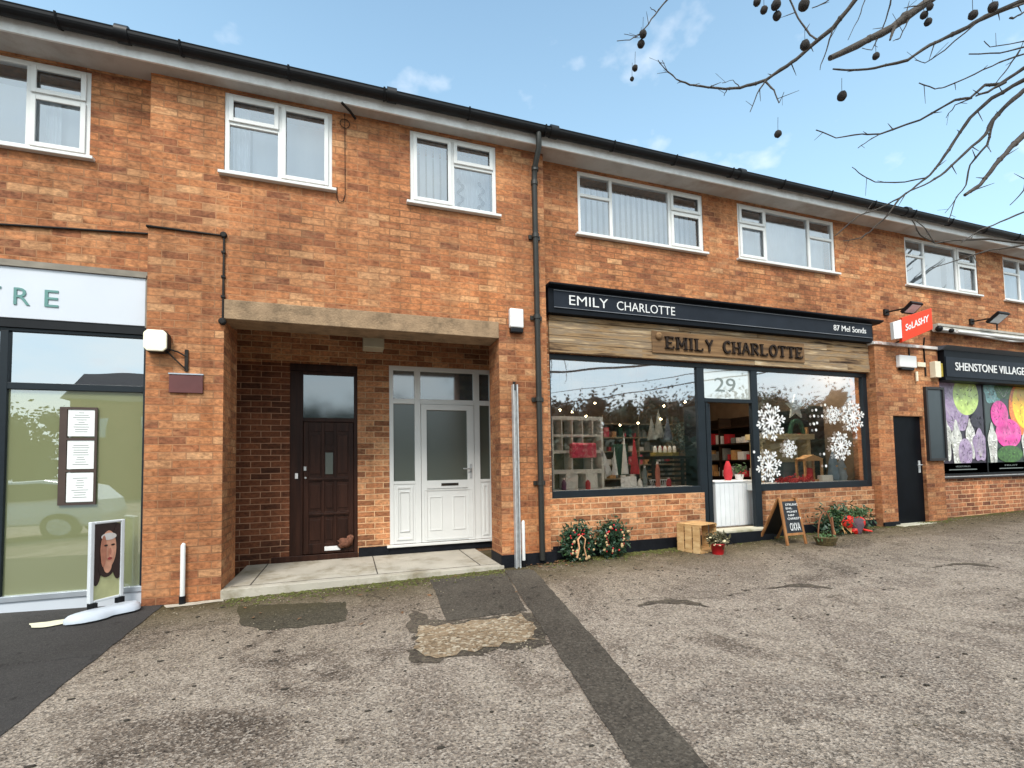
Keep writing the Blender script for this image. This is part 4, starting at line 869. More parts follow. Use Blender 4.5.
# dark shelf table
t = thing('display_table', 'dark wooden display table standing at right of the left shop window', 'table', (UY(676, 480, .7).x, .7, .91))
x0, x1 = UY(648, 457, .6).x, UY(700, 457, .6).x; zt = UY(676, 456, .6).z
b = MB(); b.box(x0, x1, .5, 1.0, zt-.04, zt); b.done('table_top', M['darkwood'], t, bevel=.004)
for xx in (x0+.03, x1-.07):
    for yy in (.53, .93): b = MB(); b.box(xx, xx+.04, yy, yy+.04, .27 if yy > .9 else .906, zt-.041); b.done('leg', M['darkwood'], t)
b = MB()
for k in range(5): b.box(x0+.1, x1-.1, .75+.0*k, .76, .95+k*.07, .985+k*.07)
b.done('rail', M['darkwood'], t)
t = thing('candle_tray', 'gold tray of white candles on the dark display table', 'tray', (UY(667, 455, .62).x, .62, zt))
p, q = UY(656, 455, .56), UY(679, 455, .56); b = MB(); b.box(p.x, q.x, .56, .7, zt+.001, zt+.055); b.done('tray', plain('gold tray', rgb(170, 150, 70), .5, .2), t, bevel=.004)
for k in range(5): xx = p.x+.03+(q.x-p.x-.06)*k/4; b = MB(); b.lathe((xx, .62, zt+.056), [(.026, 0), (.028, .05), (.018, .085), (.004, .10)], 12); b.done('candle', cwhite, t)
def foliage(b, c, rr, n, size, sq=(1, 1, 1), ring=None):
    for i in range(n):
        if ring:
            a = random.uniform(0, 6.283); rad = ring+random.gauss(0, rr*.5); off = Vector((math.cos(a)*rad, random.gauss(0, rr*.4), math.sin(a)*rad))
        else:
            off = Vector((random.gauss(0, 1)*sq[0], random.gauss(0, 1)*sq[1], random.gauss(0, 1)*sq[2]))*rr*.55
        p = Vector(c)+off; d = Vector((random.gauss(0, 1), random.gauss(0, 1), random.gauss(0, 1))).normalized()
        e = d.cross(Vector((random.gauss(0, 1), random.gauss(0, 1), random.gauss(0, 1)))).normalized(); l = size*random.uniform(.6, 1.3)
        b.add([p-d*l, p-e*l*.35, p+d*l, p+e*l*.35], [(0, 1, 2, 3)])
green1 = plain('dark holly green', (.025, .06, .03, 1), .5, .5, 25); green2 = plain('mid leaf green', (.06, .12, .04, 1), .6, .5, 25); berry = plain('red berries', (.5, .015, .02, 1), .35, .2); gold = plain('dried gold orange', rgb(196, 150, 96), .7, .2, 20)
p = UY(685, 437, .9); b = MB(); foliage(b, p, .16, 700, .03, ring=.16); tag(b.done('wreath', plain('frosted green', (.07, .09, .07, 1), .7, .5, 30)), 'frosted green wreath hanging inside above the dark display table', 'wreath')
for px, py, h, m_, lab in ((640, 484, 9, cwhite, 'small white jar on the window ledge, leftmost of the jars'), (658, 484, 26, plain('terracotta', rgb(190, 110, 90), .7), 'terracotta bottle standing on ledge below the candle tray'), (669, 485, 9, cred, 'short red and white jar on the ledge below the table'),
                           (645, 482, 22, plain('grey glass', rgb(120, 128, 126), .3), 'tall grey glass bottle on the ledge beside the wire basket'), (588, 487, 10, cred, 'squat red jar under the white cabinet, right of two'), (564, 486, 11, plain('purple', rgb(100, 50, 84), .5), 'squat purple jar under the white cabinet, left of two')):
    p = UY(px, py, .35); p.z = .907; r = .032; hh = h*.0135
    t = thing('jar', lab, 'jar', p); b = MB(); b.lathe(p, [(r, 0), (r*1.05, hh*.6), (r*.7, hh*.8), (r*.4, hh*.9)], 14); b.done('body', m_, t)
    b = MB(); b.lathe(p+Vector((0, 0, hh*.9)), [(r*.45, 0), (r*.45, hh*.1)], 12); b.done('lid', cwhite, t)
b = MB()
for k in range(22): a = k*2*math.pi/22; c = UY(659, 480, .4); b.tube([(c.x+.1*math.cos(a), .42+.07*math.sin(a), .91), (c.x+.14*math.cos(a), .42+.09*math.sin(a), 1.0)], .003, 4)
b.tube([(c.x+.14*math.cos(k*.3), .42+.09*math.sin(k*.3), 1.0) for k in range(22)], .005, 5); tag(b.done('wire_basket', M['steel']), 'open round wire basket on the ledge behind the glass', 'basket')
b = MB(); p = UY(618, 487, .3); b.box(p.x-.02, p.x+.28, .25, .42, .907, .925); b.prism([(p.x+.05, .3, .926), (p.x+.3, .3, .926), (p.x+.34, .38, 1.06), (p.x+.1, .38, 1.06)], (0, .006, 0)); tag(b.done('picture_frame', M['steel'], recalc=True), 'leaning grey picture frame lying on the window ledge', 'frame')
# hanging fairy bulbs
bulbm = plain('warm bulb', (1, .85, .6, 1), .4, 0, emit=((1, .78, .45, 1), 40))
for i, (px, py, y) in enumerate(((586, 416, 1.2), (548, 403, 1.0), (560, 410, .9), (595, 403, 1.3), (661, 419, .8), (638, 423, .9), (664, 406, .9), (620, 425, 1.2), (685, 402, .9), (572, 412, 2.2))):
    p = UY(px, py, y); t = thing('hanging_bulb', ['small warm hanging bulb just above the white cabinet', 'small bulb at far left edge of the window display', 'small bulb high at left behind the glass', 'small bulb high above the slanting stocking', 'bright bulb beside the middle grey cone tree', 'warm bulb above the dark red cone', 'small bulb high over the grey cone trees', 'dim bulb above the tall white cone', 'small bulb high above the hanging wreath', 'faint bulb deep inside above the cabinet'][i], 'light bulb', p)
    b = MB(); b.ball(p, .013, 8, 6); b.done('bulb', bulbm, t); b = MB(); b.tube([p+Vector((0, 0, .012)), (p.x, p.y, 3.1)], .0025, 5); b.done('cord', M['black'], t)
spotm = plain('added fill lens', (1, .9, .75, 1), .4, 0, emit=((1, .86, .68, 1), 210))
for k, (x_, y_) in enumerate(((2.9, .62), (3.8, .62), (4.5, .7), (5.35, .9), (6.2, .62), (7.1, .62), (7.7, .7))):  # unseen ceiling spots, added to brighten the goods behind the glass
    t = thing('added_fill_spot', 'added unseen round fill spotlight in the shop ceiling above '+['the white cabinet', 'the slanting stocking', 'the dark display table', 'the white counter', 'the snowflake nearest the door', 'the pale mantel shelf', 'the gnome figures', 'the right rear of the shop', 'the left rear of the shop'][k], 'spotlight', (x_, y_, 3.09))
    b = MB(); b.lathe((x_, y_, 3.06), [(.085, .06), (.09, 0), (.075, 0)], 18); b.done('housing', M['white'], t); b = MB(); b.lathe((x_, y_, 3.052), [(.07, 0), (.07, .007)], 18); b.done('lens', spotm, t)
# behind: shelves seen through the open door
t = thing('shop_shelves', 'dark stock shelves with jars and books seen through open door', 'shelves', (7.9, 2.4, .27))
b = MB()
for z in (.9, 1.25, 1.6, 1.95): b.box(7.68, 8.03, .95, 4.1, z, z+.03)
for y in (.92, 2.0, 3.1, 4.11): b.box(7.69, 8.03, y, y+.03, .27, 2.2)
b.box(8.015, 8.032, .95, 4.1, .27, 2.2); b.done('frame', M['darkwood'], t)
b = MB()
for z in (.93, 1.28, 1.63):
    y = 1.0
    while y < 4.0:
        w = random.uniform(.04, .14); h = random.uniform(.08, .26)
        b.cur = random.choice([0, 0, 1, 1, 2, 3]); b.box(7.72, 7.9, y, y+w, z+.001, z+h); y += w+random.uniform(.02, .1)
b.cur = 0
o = b.done('stock', [cwhite, cgrey, cred, gold], t); o['kind'] = 'stuff'
t = thing('dresser_shelves', 'tall pale dresser full of small stock at back of the shop behind the cones', 'shelves', (4.2, 3.95, .27))
b = MB()
for z in (.9, 1.2, 1.5, 1.8, 2.1): b.box(2.5, 7.0, 3.8, 4.18, z, z+.025)
for x in (2.5, 3.4, 4.3, 5.2, 6.1, 7.0): b.box(x, x+.03, 3.81, 4.18, .27, 2.3)
b.done('frame', plain('pale dresser paint', rgb(150, 138, 112), .6, .1), t)
b = MB()
for z in (.926, 1.226, 1.526, 1.826):
    x = 2.55
    while x < 6.9:
        w = random.uniform(.04, .16); h = random.uniform(.08, .22); b.cur = random.choice([0, 0, 1, 1, 2, 3, 4, 5])
        if random.random() < .4: b.lathe((x+w/2, 3.92, z), [(w*.4, 0), (w*.5, h*.5), (w*.2, h)], 10)
        else: b.box(x, x+w, 3.85, 4.0, z, z+h)
        x += w+random.uniform(.02, .08)
b.cur = 0; o = b.done('stock', [cwhite, cgrey, cred, gold, cgreen, cpink], t); o['kind'] = 'stuff'
b = MB(); p = UY(731, 473, .6); b.lathe((p.x-.06, .6, .951), [(.045, 0), (.07, .1), (.05, .22), (.02, .30)], 14); tag(b.done('vase', cred), 'red vase standing at left end of the white counter', 'vase')
t = thing('potted_plant', 'small red flowered plant standing on right end of the white counter', 'plant', (p.x+.16, .6, .951))
b = MB(); b.lathe((p.x+.16, .6, .951), [(.05, 0), (.07, .09)], 14); b.done('pot', cwhite, t)
b = MB(); foliage(b, (p.x+.16, .6, 1.1), .07, 120, .03); b.done('foliage', green2, t); b = MB()
for i in range(14): b.ball((p.x+.16+random.gauss(0, .04), .56+random.gauss(0, .03), 1.06+random.gauss(0, .02)), .014, 6, 4)
b.done('flower', berry, t)
# right window display
b = MB(); c = UY(796, 407, .5); r = .21
pts = [(c.x+(r if k % 2 == 0 else r*.42)*math.sin(k*math.pi/5), .5, c.z+(r if k % 2 == 0 else r*.42)*math.cos(k*math.pi/5)) for k in range(10)]
b.prism(pts, (0, .03, 0)); tag(b.done('hanging_star', plain('pale grey paper star', (.6, .63, .6, 1), .7, .08), recalc=True), 'big pale paper star hanging in the right shop window', 'star')
t = thing('mantel_shelf', 'pale wooden mantel shelf with carved bracket in right window', 'shelf', (6.7, .8, .9))
x0, x1 = UY(757, 436, .7).x, UY(812, 436, .7).x; zt = UY(785, 434, .7).z
b = MB(); b.box(x0, x1, .65, .95, zt-.09, zt); b.box(x1-.12, x1-.04, .7, .9, .9, zt-.091); b.box(x0+.04, x0+.12, .7, .9, .9, zt-.091); b.box(x0+.121, x1-.121, .9, .93, 1.2, zt-.091); b.done('shelf', plain('pale aged wood', rgb(176, 160, 120), .7, .2, 9), t, bevel=.005)
b = MB(); c = UY(798, 434, .75); 
for k in range(14):
    a0, a1 = math.pi*k/14, math.pi*(k+1)/14
    b.prism([(c.x+.17*math.cos(a0), .75, c.z+.26*math.sin(a0)), (c.x+.17*math.cos(a1), .75, c.z+.26*math.sin(a1)), (c.x+.12*math.cos(a1), .75, c.z+.2*math.sin(a1)), (c.x+.12*math.cos(a0), .75, c.z+.2*math.sin(a0))], (0, .05, 0))
tag(b.done('arch_ornament', cgreen, recalc=True), 'dark green arched ornament standing on the pale mantel shelf', 'ornament')
t = thing('glass_lantern', 'arched gold framed lantern with red inside in right shop window', 'lantern', (UY(812, 482, .5).x, .5, .9))
x0, x1 = UY(803, 482, .5).x, UY(821, 482, .5).x; zt = UY(812, 459, .5).z
b = MB(); b.frame(x0, x1, .897, zt, .03, .45, .48); b.frame(x0, x1, .897, zt, .03, .6, .63); b.prism([(x0-.02, .45, zt), (x1+.02, .45, zt), ((x0+x1)/2, .45, zt+.07)], (0, .18, 0)); b.done('frame', gold, t, recalc=True)
b = MB(); b.lathe(((x0+x1)/2, .54, .90), [(.05, 0), (.05, .2), (.01, .22)], 14); b.done('candle', cred, t)
b = MB(); 
for i in range(260):
    px = random.uniform(778, 812); c = UY(px, 484, .3); b.ball((c.x, .3+random.gauss(0, .03), .91+abs(random.gauss(0, .035))), random.uniform(.008, .018), 6, 4)
tag(b.done('berry_garland', berry), 'long garland of red berries lying along the right window ledge', 'garland')
t = thing('drawer_box', 'dark blue grey storage drawers behind the snowflakes', 'drawers', (6.6, .9, .9))
b = MB(); p, q = UY(782, 480, .75), UY(803, 462, .75); b.box(p.x, q.x, .75, .88, .9, q.z); b.done('body', plain('blue grey paint', rgb(80, 88, 92), .5, .1), t); b = MB()
b.box(p.x+.02, q.x-.02, .738, .749, .92, .92+(q.z-.9)*.42); b.box(p.x+.02, q.x-.02, .738, .749, .94+(q.z-.9)*.45, q.z-.02); b.done('drawer', plain('blue grey paint', rgb(90, 98, 102), .5, .1), t, bevel=.003)
for px, col, lab, h in ((834, rgb(120, 140, 160), 'tall blue grey figure with pointed hat in the right window', .5), (842, rgb(150, 160, 170), 'paler blue grey figure behind the taller one', .4), (860, rgb(206, 170, 140), 'small tan gnome at far right of the right window', .22)):
    p = UY(px, 484, .45); p.z = .9; t = thing('gnome_figure', lab, 'ornament', p)
    b = MB(); b.lathe(p, [(.07, 0), (.085, h*.15), (.06, h*.5)], 14); b.done('body', plain('felt', col, .9, .12, 15), t)
    b = MB(); b.lathe(p+Vector((0, 0, h*.5)), [(.075, 0), (.05, h*.2), (.005, h*.5)], 14); b.done('hat', plain('felt', sc(col, .7), .9, .12, 15), t)
    b = MB(); b.ball(p+Vector((0, -.06, h*.48)), .02, 8, 6); b.done('nose', gold, t)
b = MB(); p, q = UY(822, 483, .4), UY(832, 475, .4); b.box(p.x, q.x, .38, .48, .897, q.z); tag(b.done('gift_box', cwhite, bevel=.006), 'small white gift box on ledge right of the red berries', 'box')
b = MB(); c = UY(835, 440, 1.1); b.box(UY(822, 440, 1.1).x, UY(868, 440, 1.1).x, 1.1, 1.14, .9, UY(840, 436, 1.1).z)
tag(b.done('display_screen', plain('pale grey green screen', rgb(150, 160, 150), .7, .1)), 'pale free standing panel behind the gnomes', 'panel')

# ---------------------------------------------------------------- wall fittings right
t = thing('alarm_box', 'white wide alarm box on the brick block above the black door', 'alarm box', (8.6, 0, 2.74))
p, q = U(896, 370, 0), U(912, 357, 0)
b = MB(); b.box(p.x, q.x, -.07, -.001, p.z+.04, q.z); b.done('cover', M['text_white'], t, bevel=.012); b = MB(); b.box(p.x+.05, q.x-.05, -.06, -.001, p.z+.0, p.z+.039); b.done('base', M['black'], t, bevel=.008)
t = thing('junction_box', 'small cream box with pipe hanging below the red projecting sign', 'junction box', (9.0, 0, 2.7))
p, q = U(915.5, 367, 0), U(923, 363, 0); b = MB(); b.box(p.x, q.x, -.04, -.001, p.z, q.z); b.done('box', M['cream'], t, bevel=.005)
b = MB(); p = U(914.5, 372, 0); b.tube([(p.x, -.03, p.z), (p.x, -.03, p.z-.16)], .02, 10); b.done('pipe', M['cream'], t)
t = thing('meter_box', 'cream and yellow electrical box beside the right shop sign', 'electrical box', (9.4, 0, 2.6))
p, q = U(930, 378, 0), U(940, 363, 0); b = MB(); b.box(p.x, (p.x+q.x)/2, -.09, -.001, p.z, q.z); b.done('cover', M['cream'], t, bevel=.006); b = MB(); b.box((p.x+q.x)/2+.003, q.x, -.06, -.001, p.z+.02, q.z-.02); b.done('fuse_panel', plain('yellow olive plastic', rgb(170, 150, 60), .5, .2, 20), t, bevel=.004)
x0, x1 = U(925, 430, 0).x, U(943.5, 430, 0).x
t = thing('notice_case', 'slim tall black framed notice case between black door and fruit pictures', 'notice case', (9.3, 0, 1.17))
b = MB(); b.frame(x0, x1, 1.19, 2.44, .045, -.05, -.002); b.done('frame', plain('black brown frame', rgb(34, 30, 30), .5, .2), t, bevel=.004)
b = MB(); b.box(x0+.046, x1-.046, -.03, -.02, 1.236, 2.394); b.done('panel', plain('dark grey panel', rgb(48, 56, 60), .3, .1), t)
b = MB(); a = U(918, 345, 0); b.tube([(a.x, -.1, a.z+.1), (a.x+.12, -.012, a.z), (a.x+.13, -.012, 2.62)], .012, 6); b.tube([(a.x-.25, -.01, 3.08), (a.x-.25, -.01, 2.75)], .01, 6); b.done('cable', M['iron'], B)
# red projecting sign: seen turned toward the camera
t = thing('projecting_sign', 'orange red tilted projecting sign with white lettering and white end panel', 'sign', (9.1, .1, 3.4))
A1, A2, A3, A4 = U(902.5, 342, -.22), U(933, 329, -.38), U(931.5, 308, -.38), U(902, 317.5, -.22)
def slab(b, P, th):
    n = (P[1]-P[0]).cross(P[3]-P[0]).normalized(); b.prism(P, -n*th if n.y < 0 else n*th)
b = MB(); slab(b, [A1, A2, A3, A4], .06); b.done('panel', M['red'], t, recalc=True, bevel=.004)
B1, B2, B3, B4 = U(894.5, 339, -.19), U(902.3, 338, -.22), U(901.3, 319.5, -.22), U(893, 322, -.19)
b = MB(); slab(b, [B1, B2, B3, B4], .06); b.done('end_panel', M['text_white'], t, recalc=True, bevel=.004)
ex = (A2-A1).normalized(); nz = (A4-A1); nn = ex.cross(nz).normalized()
if nn.y > 0: nn = -nn
T = Matrix(((ex.x, -nn.x, nz.x, A1.x), (ex.y, -nn.y, nz.y, A1.y), (ex.z, -nn.z, nz.z, A1.z), (0, 0, 0, 1)))
lw = (A2-A1).length
b = MB(); b.text('SoLASHY', lw*.10, lw*.86, .38, .66, -.004, .004, .02, T=T); b.done('lettering', M['text_white'], t)
b = MB(); c = (A2+A3)/2; b.tube([(c.x, .12, c.z+.05), (c.x, c.y+.05, c.z+.05)], .015, 6); c = (A1+A2)/2; b.tube([(c.x+.1, .12, c.z-.02), (c.x, c.y+.06, c.z+.03)], .012, 6); b.done('bracket', M['iron'], t)
def flood(px, py, lab, s=.8):
    c = U(px, py, -.22); t = thing('floodlight', lab, 'floodlight', (c.x, .1, c.z), 'floodlights on the upper wall')
    # tilted slab, lens facing down and forward
    ax = Vector((1, 0, 0)); up = Vector((0, -.80, .60)).normalized(); n = ax.cross(up)
    Tm = Matrix(((ax.x, up.x, n.x, c.x), (ax.y, up.y, n.y, c.y), (ax.z, up.z, n.z, c.z), (0, 0, 0, 1)))
    w, h = .17*s, .13*s
    b = MB(); b.box(-w, w, -h, h, -.03, .02, Tm); b.done('housing', M['black'], t, bevel=.006)
    sgn = 1 if n.y < 0 else -1
    b = MB(); b.box(-w+.03, w-.03, -h+.03, h-.03, (.021 if sgn > 0 else -.036), (.026 if sgn > 0 else -.031), Tm); b.done('lens', plain('grey lens', rgb(214, 220, 224), .3, .12, 12), t)
    b = MB(); b.tube([(c.x-.12, YS, c.z+.02), (c.x-.1, c.y+.05, c.z)], .014, 6); b.box(c.x-.16, c.x-.05, YS-.03, YS-.001, c.z-.03, c.z+.07); b.done('bracket', M['iron'], t)
flood(912, 308, 'black floodlight mounted above the red projecting sign'); flood(998, 318, 'black floodlight on the wall over the folded awning', .9)
b = MB(); b.tube([U(997, 322, -.0), U(997, 336, 0)], .012, 6); b.done('cable', M['iron'], B)
# right shop: sign, awning, fruit window pictures
s_ = thing('shop_sign', 'black fascia sign reading SHENSTONE VILLAGE SHOP in white capitals', 'shop sign', (11.5, -.1, 2.56))
x0 = 9.60
b = MB(); b.box(x0, 13.6, -.09, YS+.0, 2.56, 3.08); b.done('sign_box', M['navy'], s_, bevel=.005)
b = MB(); b.box(x0+.02, 13.58, -.1, -.091, 2.62, 2.96); b.done('sign_face', M['navyface'], s_)
b = MB(); b.prism([(x0-.05, -.09, 3.081), (x0-.05, -.17, 3.14), (x0-.05, .1, 3.16), (x0-.05, .1, 3.081)], (4.06, 0, 0)); b.done('hood', plain('grey blue hood', (.06, .075, .10, 1), .35), s_, recalc=True)
b = MB(); tx0 = U(955, 366, -.1).x; b.text('SHENSTONE VILLAGE SHOP', tx0, tx0+2.55, 2.735, 2.875, -.1005, .008, .006); b.done('lettering', M['text_white'], s_)
t = thing('folded_awning', 'folded white awning frame with metal arms above the village shop sign', 'awning', (11.5, 0, 3.4))
b = MB(); P0 = U(938, 330, .02); b.tube([(9.6, .02, 3.47), (13.6, .02, 3.47)], .05, 10); b.box(9.62, 13.6, -.02, YS-.001, 3.52, 3.56); b.done('roller', plain('grey white canvas roll', rgb(170, 165, 155), .8, .15, 9), t)
b = MB(); b.tube([(9.64, -.06, 3.44), (11.2, -.22, 3.30)], .022, 8, squash=.7); b.tube([(11.2, -.22, 3.30), (12.8, -.1, 3.42)], .022, 8, squash=.7); b.tube([(12.8, -.1, 3.44), (13.6, -.2, 3.34)], .022, 8); b.tube([(9.7, -.24, 3.36), (13.6, -.24, 3.36)], .026, 8); b.done('arm', M['white'], t)
b = MB(); b.ball((9.62, -.03, 3.46), .055, 10, 7); b.ball((9.72, -.15, 3.40), .04, 10, 7); b.done('end_cap', M['black'], t)
vf = MB(); G0 = YS+.03
vf.box(9.60, 13.6, G0, G0+.06, .99, 1.02) if False else None
vf.frame(9.60, 13.6, .93, 2.62, .035, G0, G0+.06); vf.box(11.03, 11.07, G0-.01, G0+.06, .966, 2.585); vf.box(12.4, 12.44, G0-.01, G0+.06, .966, 2.585)
vf = vf.done('shopfront_frame', M['black'], B, bevel=.003)
b = MB(); b.box(9.60, 13.6, YS-.05, G0-.001, .875, .93); b.done('sill', plain('brown black sill', rgb(48, 36, 32), .6, .3), vf); b = MB(); b.box(9.60, 13.6, YS-.055, YS-.04, .905, .918); b.done('sill_trim', M['steel'], vf)
# window vinyl pictures: fruit and veg
def vinyl(x0, x1, lab, items, bg):
    t = thing('window_picture', lab, 'window picture', (x0, G0, 1.0)); z0, z1 = .97, 2.58; y = G0-.004
    b = MB(); b.box(x0, x1, y, y+.003, z0, z1); b.done('background', bg, t)
    for k, (u, v, ru, rv, m_, pet) in enumerate(items):
        b = MB(); yy = y-.0015-.001*k; pts = []
        for j in range(28):
            a = 2*math.pi*j/28; q = 1+(.12*math.sin(a*5) if pet else 0); xx = x0+(x1-x0)*(u+ru*q*math.cos(a)); zz = z0+(z1-z0)*(v+rv*q*math.sin(a))
            pts.append((max(x0, min(x1, xx)), yy, max(z0, min(z1, zz))))
        b.prism(pts, (0, .0008, 0)); b.done('picture_shape', m_, t, recalc=True)
        if m_ not in (tanp,):
            for kk, (cnt, mm3) in enumerate(((26, V('print blotch', sc(m_.node_tree.nodes['Color Ramp'].color_ramp.elements[0].color, .55))), (16, V('print highlight', sc(m_.node_tree.nodes['Color Ramp'].color_ramp.elements[1].color, 1.25))))):
                b = MB()
                for j in range(cnt):
                    a = random.uniform(0, 6.28); q2 = math.sqrt(random.random())*.86; xx = x0+(x1-x0)*(u+ru*q2*math.cos(a)); zz = z0+(z1-z0)*(v+rv*q2*math.sin(a)); l2 = random.uniform(.012, .05); a2_ = a+random.gauss(0, .5)
                    if not (x0+.06 < xx < x1-.06 and z0+.06 < zz < z1-.06): continue
                    pp2 = [(xx+l2*math.cos(a2_+t_)*(.35 if k3 % 2 else 1.0), yy-.0003-.0002*kk, zz+l2*math.sin(a2_+t_)*(.35 if k3 % 2 else 1.0)) for k3, t_ in enumerate([0, .9, 3.14-.4, 3.14+.5])]
                    b.prism(pp2, (0, .0002, 0))
                if b.v: b.done('picture_detail', mm3, t, recalc=True)['kind'] = 'stuff'
        if pet:
            b = MB(); cx_, cz_ = x0+(x1-x0)*u, z0+(z1-z0)*(v-rv*.8)
            for j in range(7):
                a = math.pi*(j+.5)/7; ex_, ez_ = x0+(x1-x0)*(u+ru*.85*math.cos(a)), z0+(z1-z0)*(v+rv*.85*math.sin(a))
                if not (x0 < ex_ < x1 and z0 < ez_ < z1 and x0 < cx_ < x1 and cz_ > z0): continue
                b.prism([(cx_-.006, yy-.0004, cz_), (cx_+.006, yy-.0004, cz_), (ex_+.002, yy-.0004, ez_), (ex_-.002, yy-.0004, ez_)], (0, .0003, 0))
            if b.v: b.done('picture_rib', ribm, t, recalc=True)
        b = MB(); b.box(x0, x1, y-.013, y-.010, z0, z0+.17); bb = b.done('caption_band', M['navy'], t)
    b = MB(); b.text('VEGETABLES' if x0 < 10 else 'FRUIT', x0+.35*(x1-x0), x0+.65*(x1-x0), z0+.10, z0+.125, y-.0135, .001); b.box(x0+.22*(x1-x0), x0+.78*(x1-x0), y-.015, y-.0135, z0+.05, z0+.065); b.done('lettering', M['text_grey'], bb)
    b = MB(); b.quad((x0, y-.03, z0), (x1, y-.03, z0), (x1, y-.03, z1), (x0, y-.03, z1)) if False else None
ribm = plain('print rib', rgb(186, 180, 176), .35, .2, 30)
def V(n, c, c2=None, s=18): return plain(n, c, .35, .35, s*1.5, dirt=c2 or sc(c, .5), dscale=s)
purple = V('print purple', rgb(150, 128, 160), rgb(196, 180, 200), 5); lime = V('print lime', rgb(190, 214, 120), rgb(220, 236, 170), 4); dpur = V('print dark aubergine', rgb(46, 36, 52), None, 4); palew = V('print pale leaf', rgb(206, 206, 200), rgb(150, 150, 130), 6)
pinkp = V('print magenta', rgb(216, 60, 150), rgb(236, 130, 186), 4); yel = V('print yellow', rgb(244, 210, 50), rgb(250, 160, 40), 2); orange = V('print orange', rgb(240, 130, 60)); leafp = V('print leaf green', rgb(70, 110, 50), rgb(30, 60, 30), 8); tealp = V('print teal', rgb(130, 180, 180), rgb(70, 120, 110), 5); tanp = V('print tan', rgb(196, 170, 136), rgb(220, 200, 170), 5)
vinyl(9.64, 11.02, 'purple cabbage and leafy vegetable picture on window beside slim notice case', [(.03, .62, .16, .5, tanp, 0), (.4, .82, .36, .34, purple, 1), (.66, .86, .26, .22, lime, 0), (.45, .56, .22, .1, purple, 1), (.2, .36, .12, .24, palew, 1), (.42, .30, .10, .26, palew, 1), (.7, .36, .09, .22, palew, 1), (.58, .22, .14, .16, purple, 0), (.88, .3, .14, .18, purple, 1), (.85, .58, .14, .08, dpur, 0)], dpur)
vinyl(11.08, 12.39, 'bright pink and yellow fruit picture on the village shop window', [(.2, .92, .2, .14, tealp, 1), (.45, .94, .2, .1, leafp, 1), (.95, .74, .4, .34, orange, 0), (1.0, .78, .36, .30, yel, 0), (.32, .66, .2, .16, pinkp, 0), (.5, .44, .3, .17, pinkp, 0), (.12, .3, .1, .24, palew, 1), (.9, .3, .1, .2, palew, 1), (.5, .2, .3, .1, leafp, 0)], plain('print dark green', rgb(40, 52, 48), .3, .3, 4))
vinyl(12.45, 13.55, 'green salad picture at far right edge of the village shop window', [(.4, .7, .4, .3, leafp, 1), (.6, .4, .3, .2, yel, 0)], leafp)

# ---------------------------------------------------------------- objects on the pavement
# swing poster stand
pb0, pb1 = G(64, 624, .05), G(139, 601, .075)
mid = (pb0+pb1)/2; zg = gz(mid.x, mid.y)+.035
t = thing('poster_stand', 'white swing poster stand with portrait poster on rocking plastic base', 'poster stand', (mid.x, mid.y, zg))
d = Vector((pb1.x-pb0.x, pb1.y-pb0.y, 0)); L0 = d.length; d.normalize(); e = Vector((-d.y, d.x, 0))
b = MB(); n = 20; ring = []
prof = [(0, .02), (.06, .07), (.15, .12), (.3, .15), (.42, .15), (.55, .11), (.68, .13), (.8, .15), (.9, .13), (.97, .07), (1, .02)]
for s2 in (0, 1, 2):
    for side in (1, -1):
        for u, w in (prof if side > 0 else prof[::-1]):
            k = (1, .92, .55)[s2]; h = (0.0, .035, .06)[s2]
            ring.append(mid+d*(u-.5)*L0*(1 if s2 < 2 else .9)+e*side*w*k*.8+Vector((0, 0, zg-mid.z+h)))
m_ = 22
b.add(ring, [(s2*m_+k, s2*m_+(k+1) % m_, (s2+1)*m_+(k+1) % m_, (s2+1)*m_+k) for s2 in (0, 1) for k in range(m_)]+[tuple(range(2*m_, 3*m_))], True)
b.done('base', plain('bluish white plastic', (.50, .54, .60, 1), .4, .04), t, recalc=True)
PL, PR = G(89, 607, .11), G(121, 596, .13); PL.z = zg+.07; PR.z = zg+.07
PLb = CAM+(PL-CAM); 
dd = (PR-PL); dd.z = 0; wd = dd.length; dd.normalize(); ee = Vector((-dd.y, dd.x, 0))
hh = (PL-CAM).length*66/ (CF*1.12)
Tp = Matrix(((dd.x, ee.x, 0, PL.x), (dd.y, ee.y, 0, PL.y), (0, 0, 1, PL.z+.03), (0, 0, 0, 1)))
def TB(b_, *a): return b_.box(*a, Tp)
b = MB(); f = .022
TB(b, -.01, f, -.02, .02, 0, hh); TB(b, wd-f, wd+.01, -.02, .02, 0, hh); TB(b, f, wd-f, -.02, .02, hh-f, hh); TB(b, f, wd-f, -.02, .02, 0, f); b.done('frame', plain('silver white frame', (.62, .64, .66, 1), .35, .04), t, bevel=.006)
b = MB(); TB(b, f, wd-f, -.008, .008, f, hh-f); po = b.done('poster', plain('poster cream green', rgb(176, 176, 130), .4, .15, 9), t)
def disc(cx, cz, rx, rz, y, n=24, flat=None):
    pts = [(cx+rx*math.cos(2*math.pi*k/n), y, cz+rz*math.sin(2*math.pi*k/n)) for k in range(n)]
    if flat is not None: pts = [(x, y_, max(flat[0], min(flat[1], z))) for x, y_, z in pts]
    q = [(max(f, min(wd-f, x)), y_, max(f, min(hh-f, z))) for x, y_, z in pts]
    return [Tp @ Vector(v) for v in q]
skin = plain('printed skin', rgb(206, 150, 124), .4, .1, 20); hair = plain('printed dark hair', rgb(44, 28, 26), .4, .2, 20)
vn = -ee*.0015
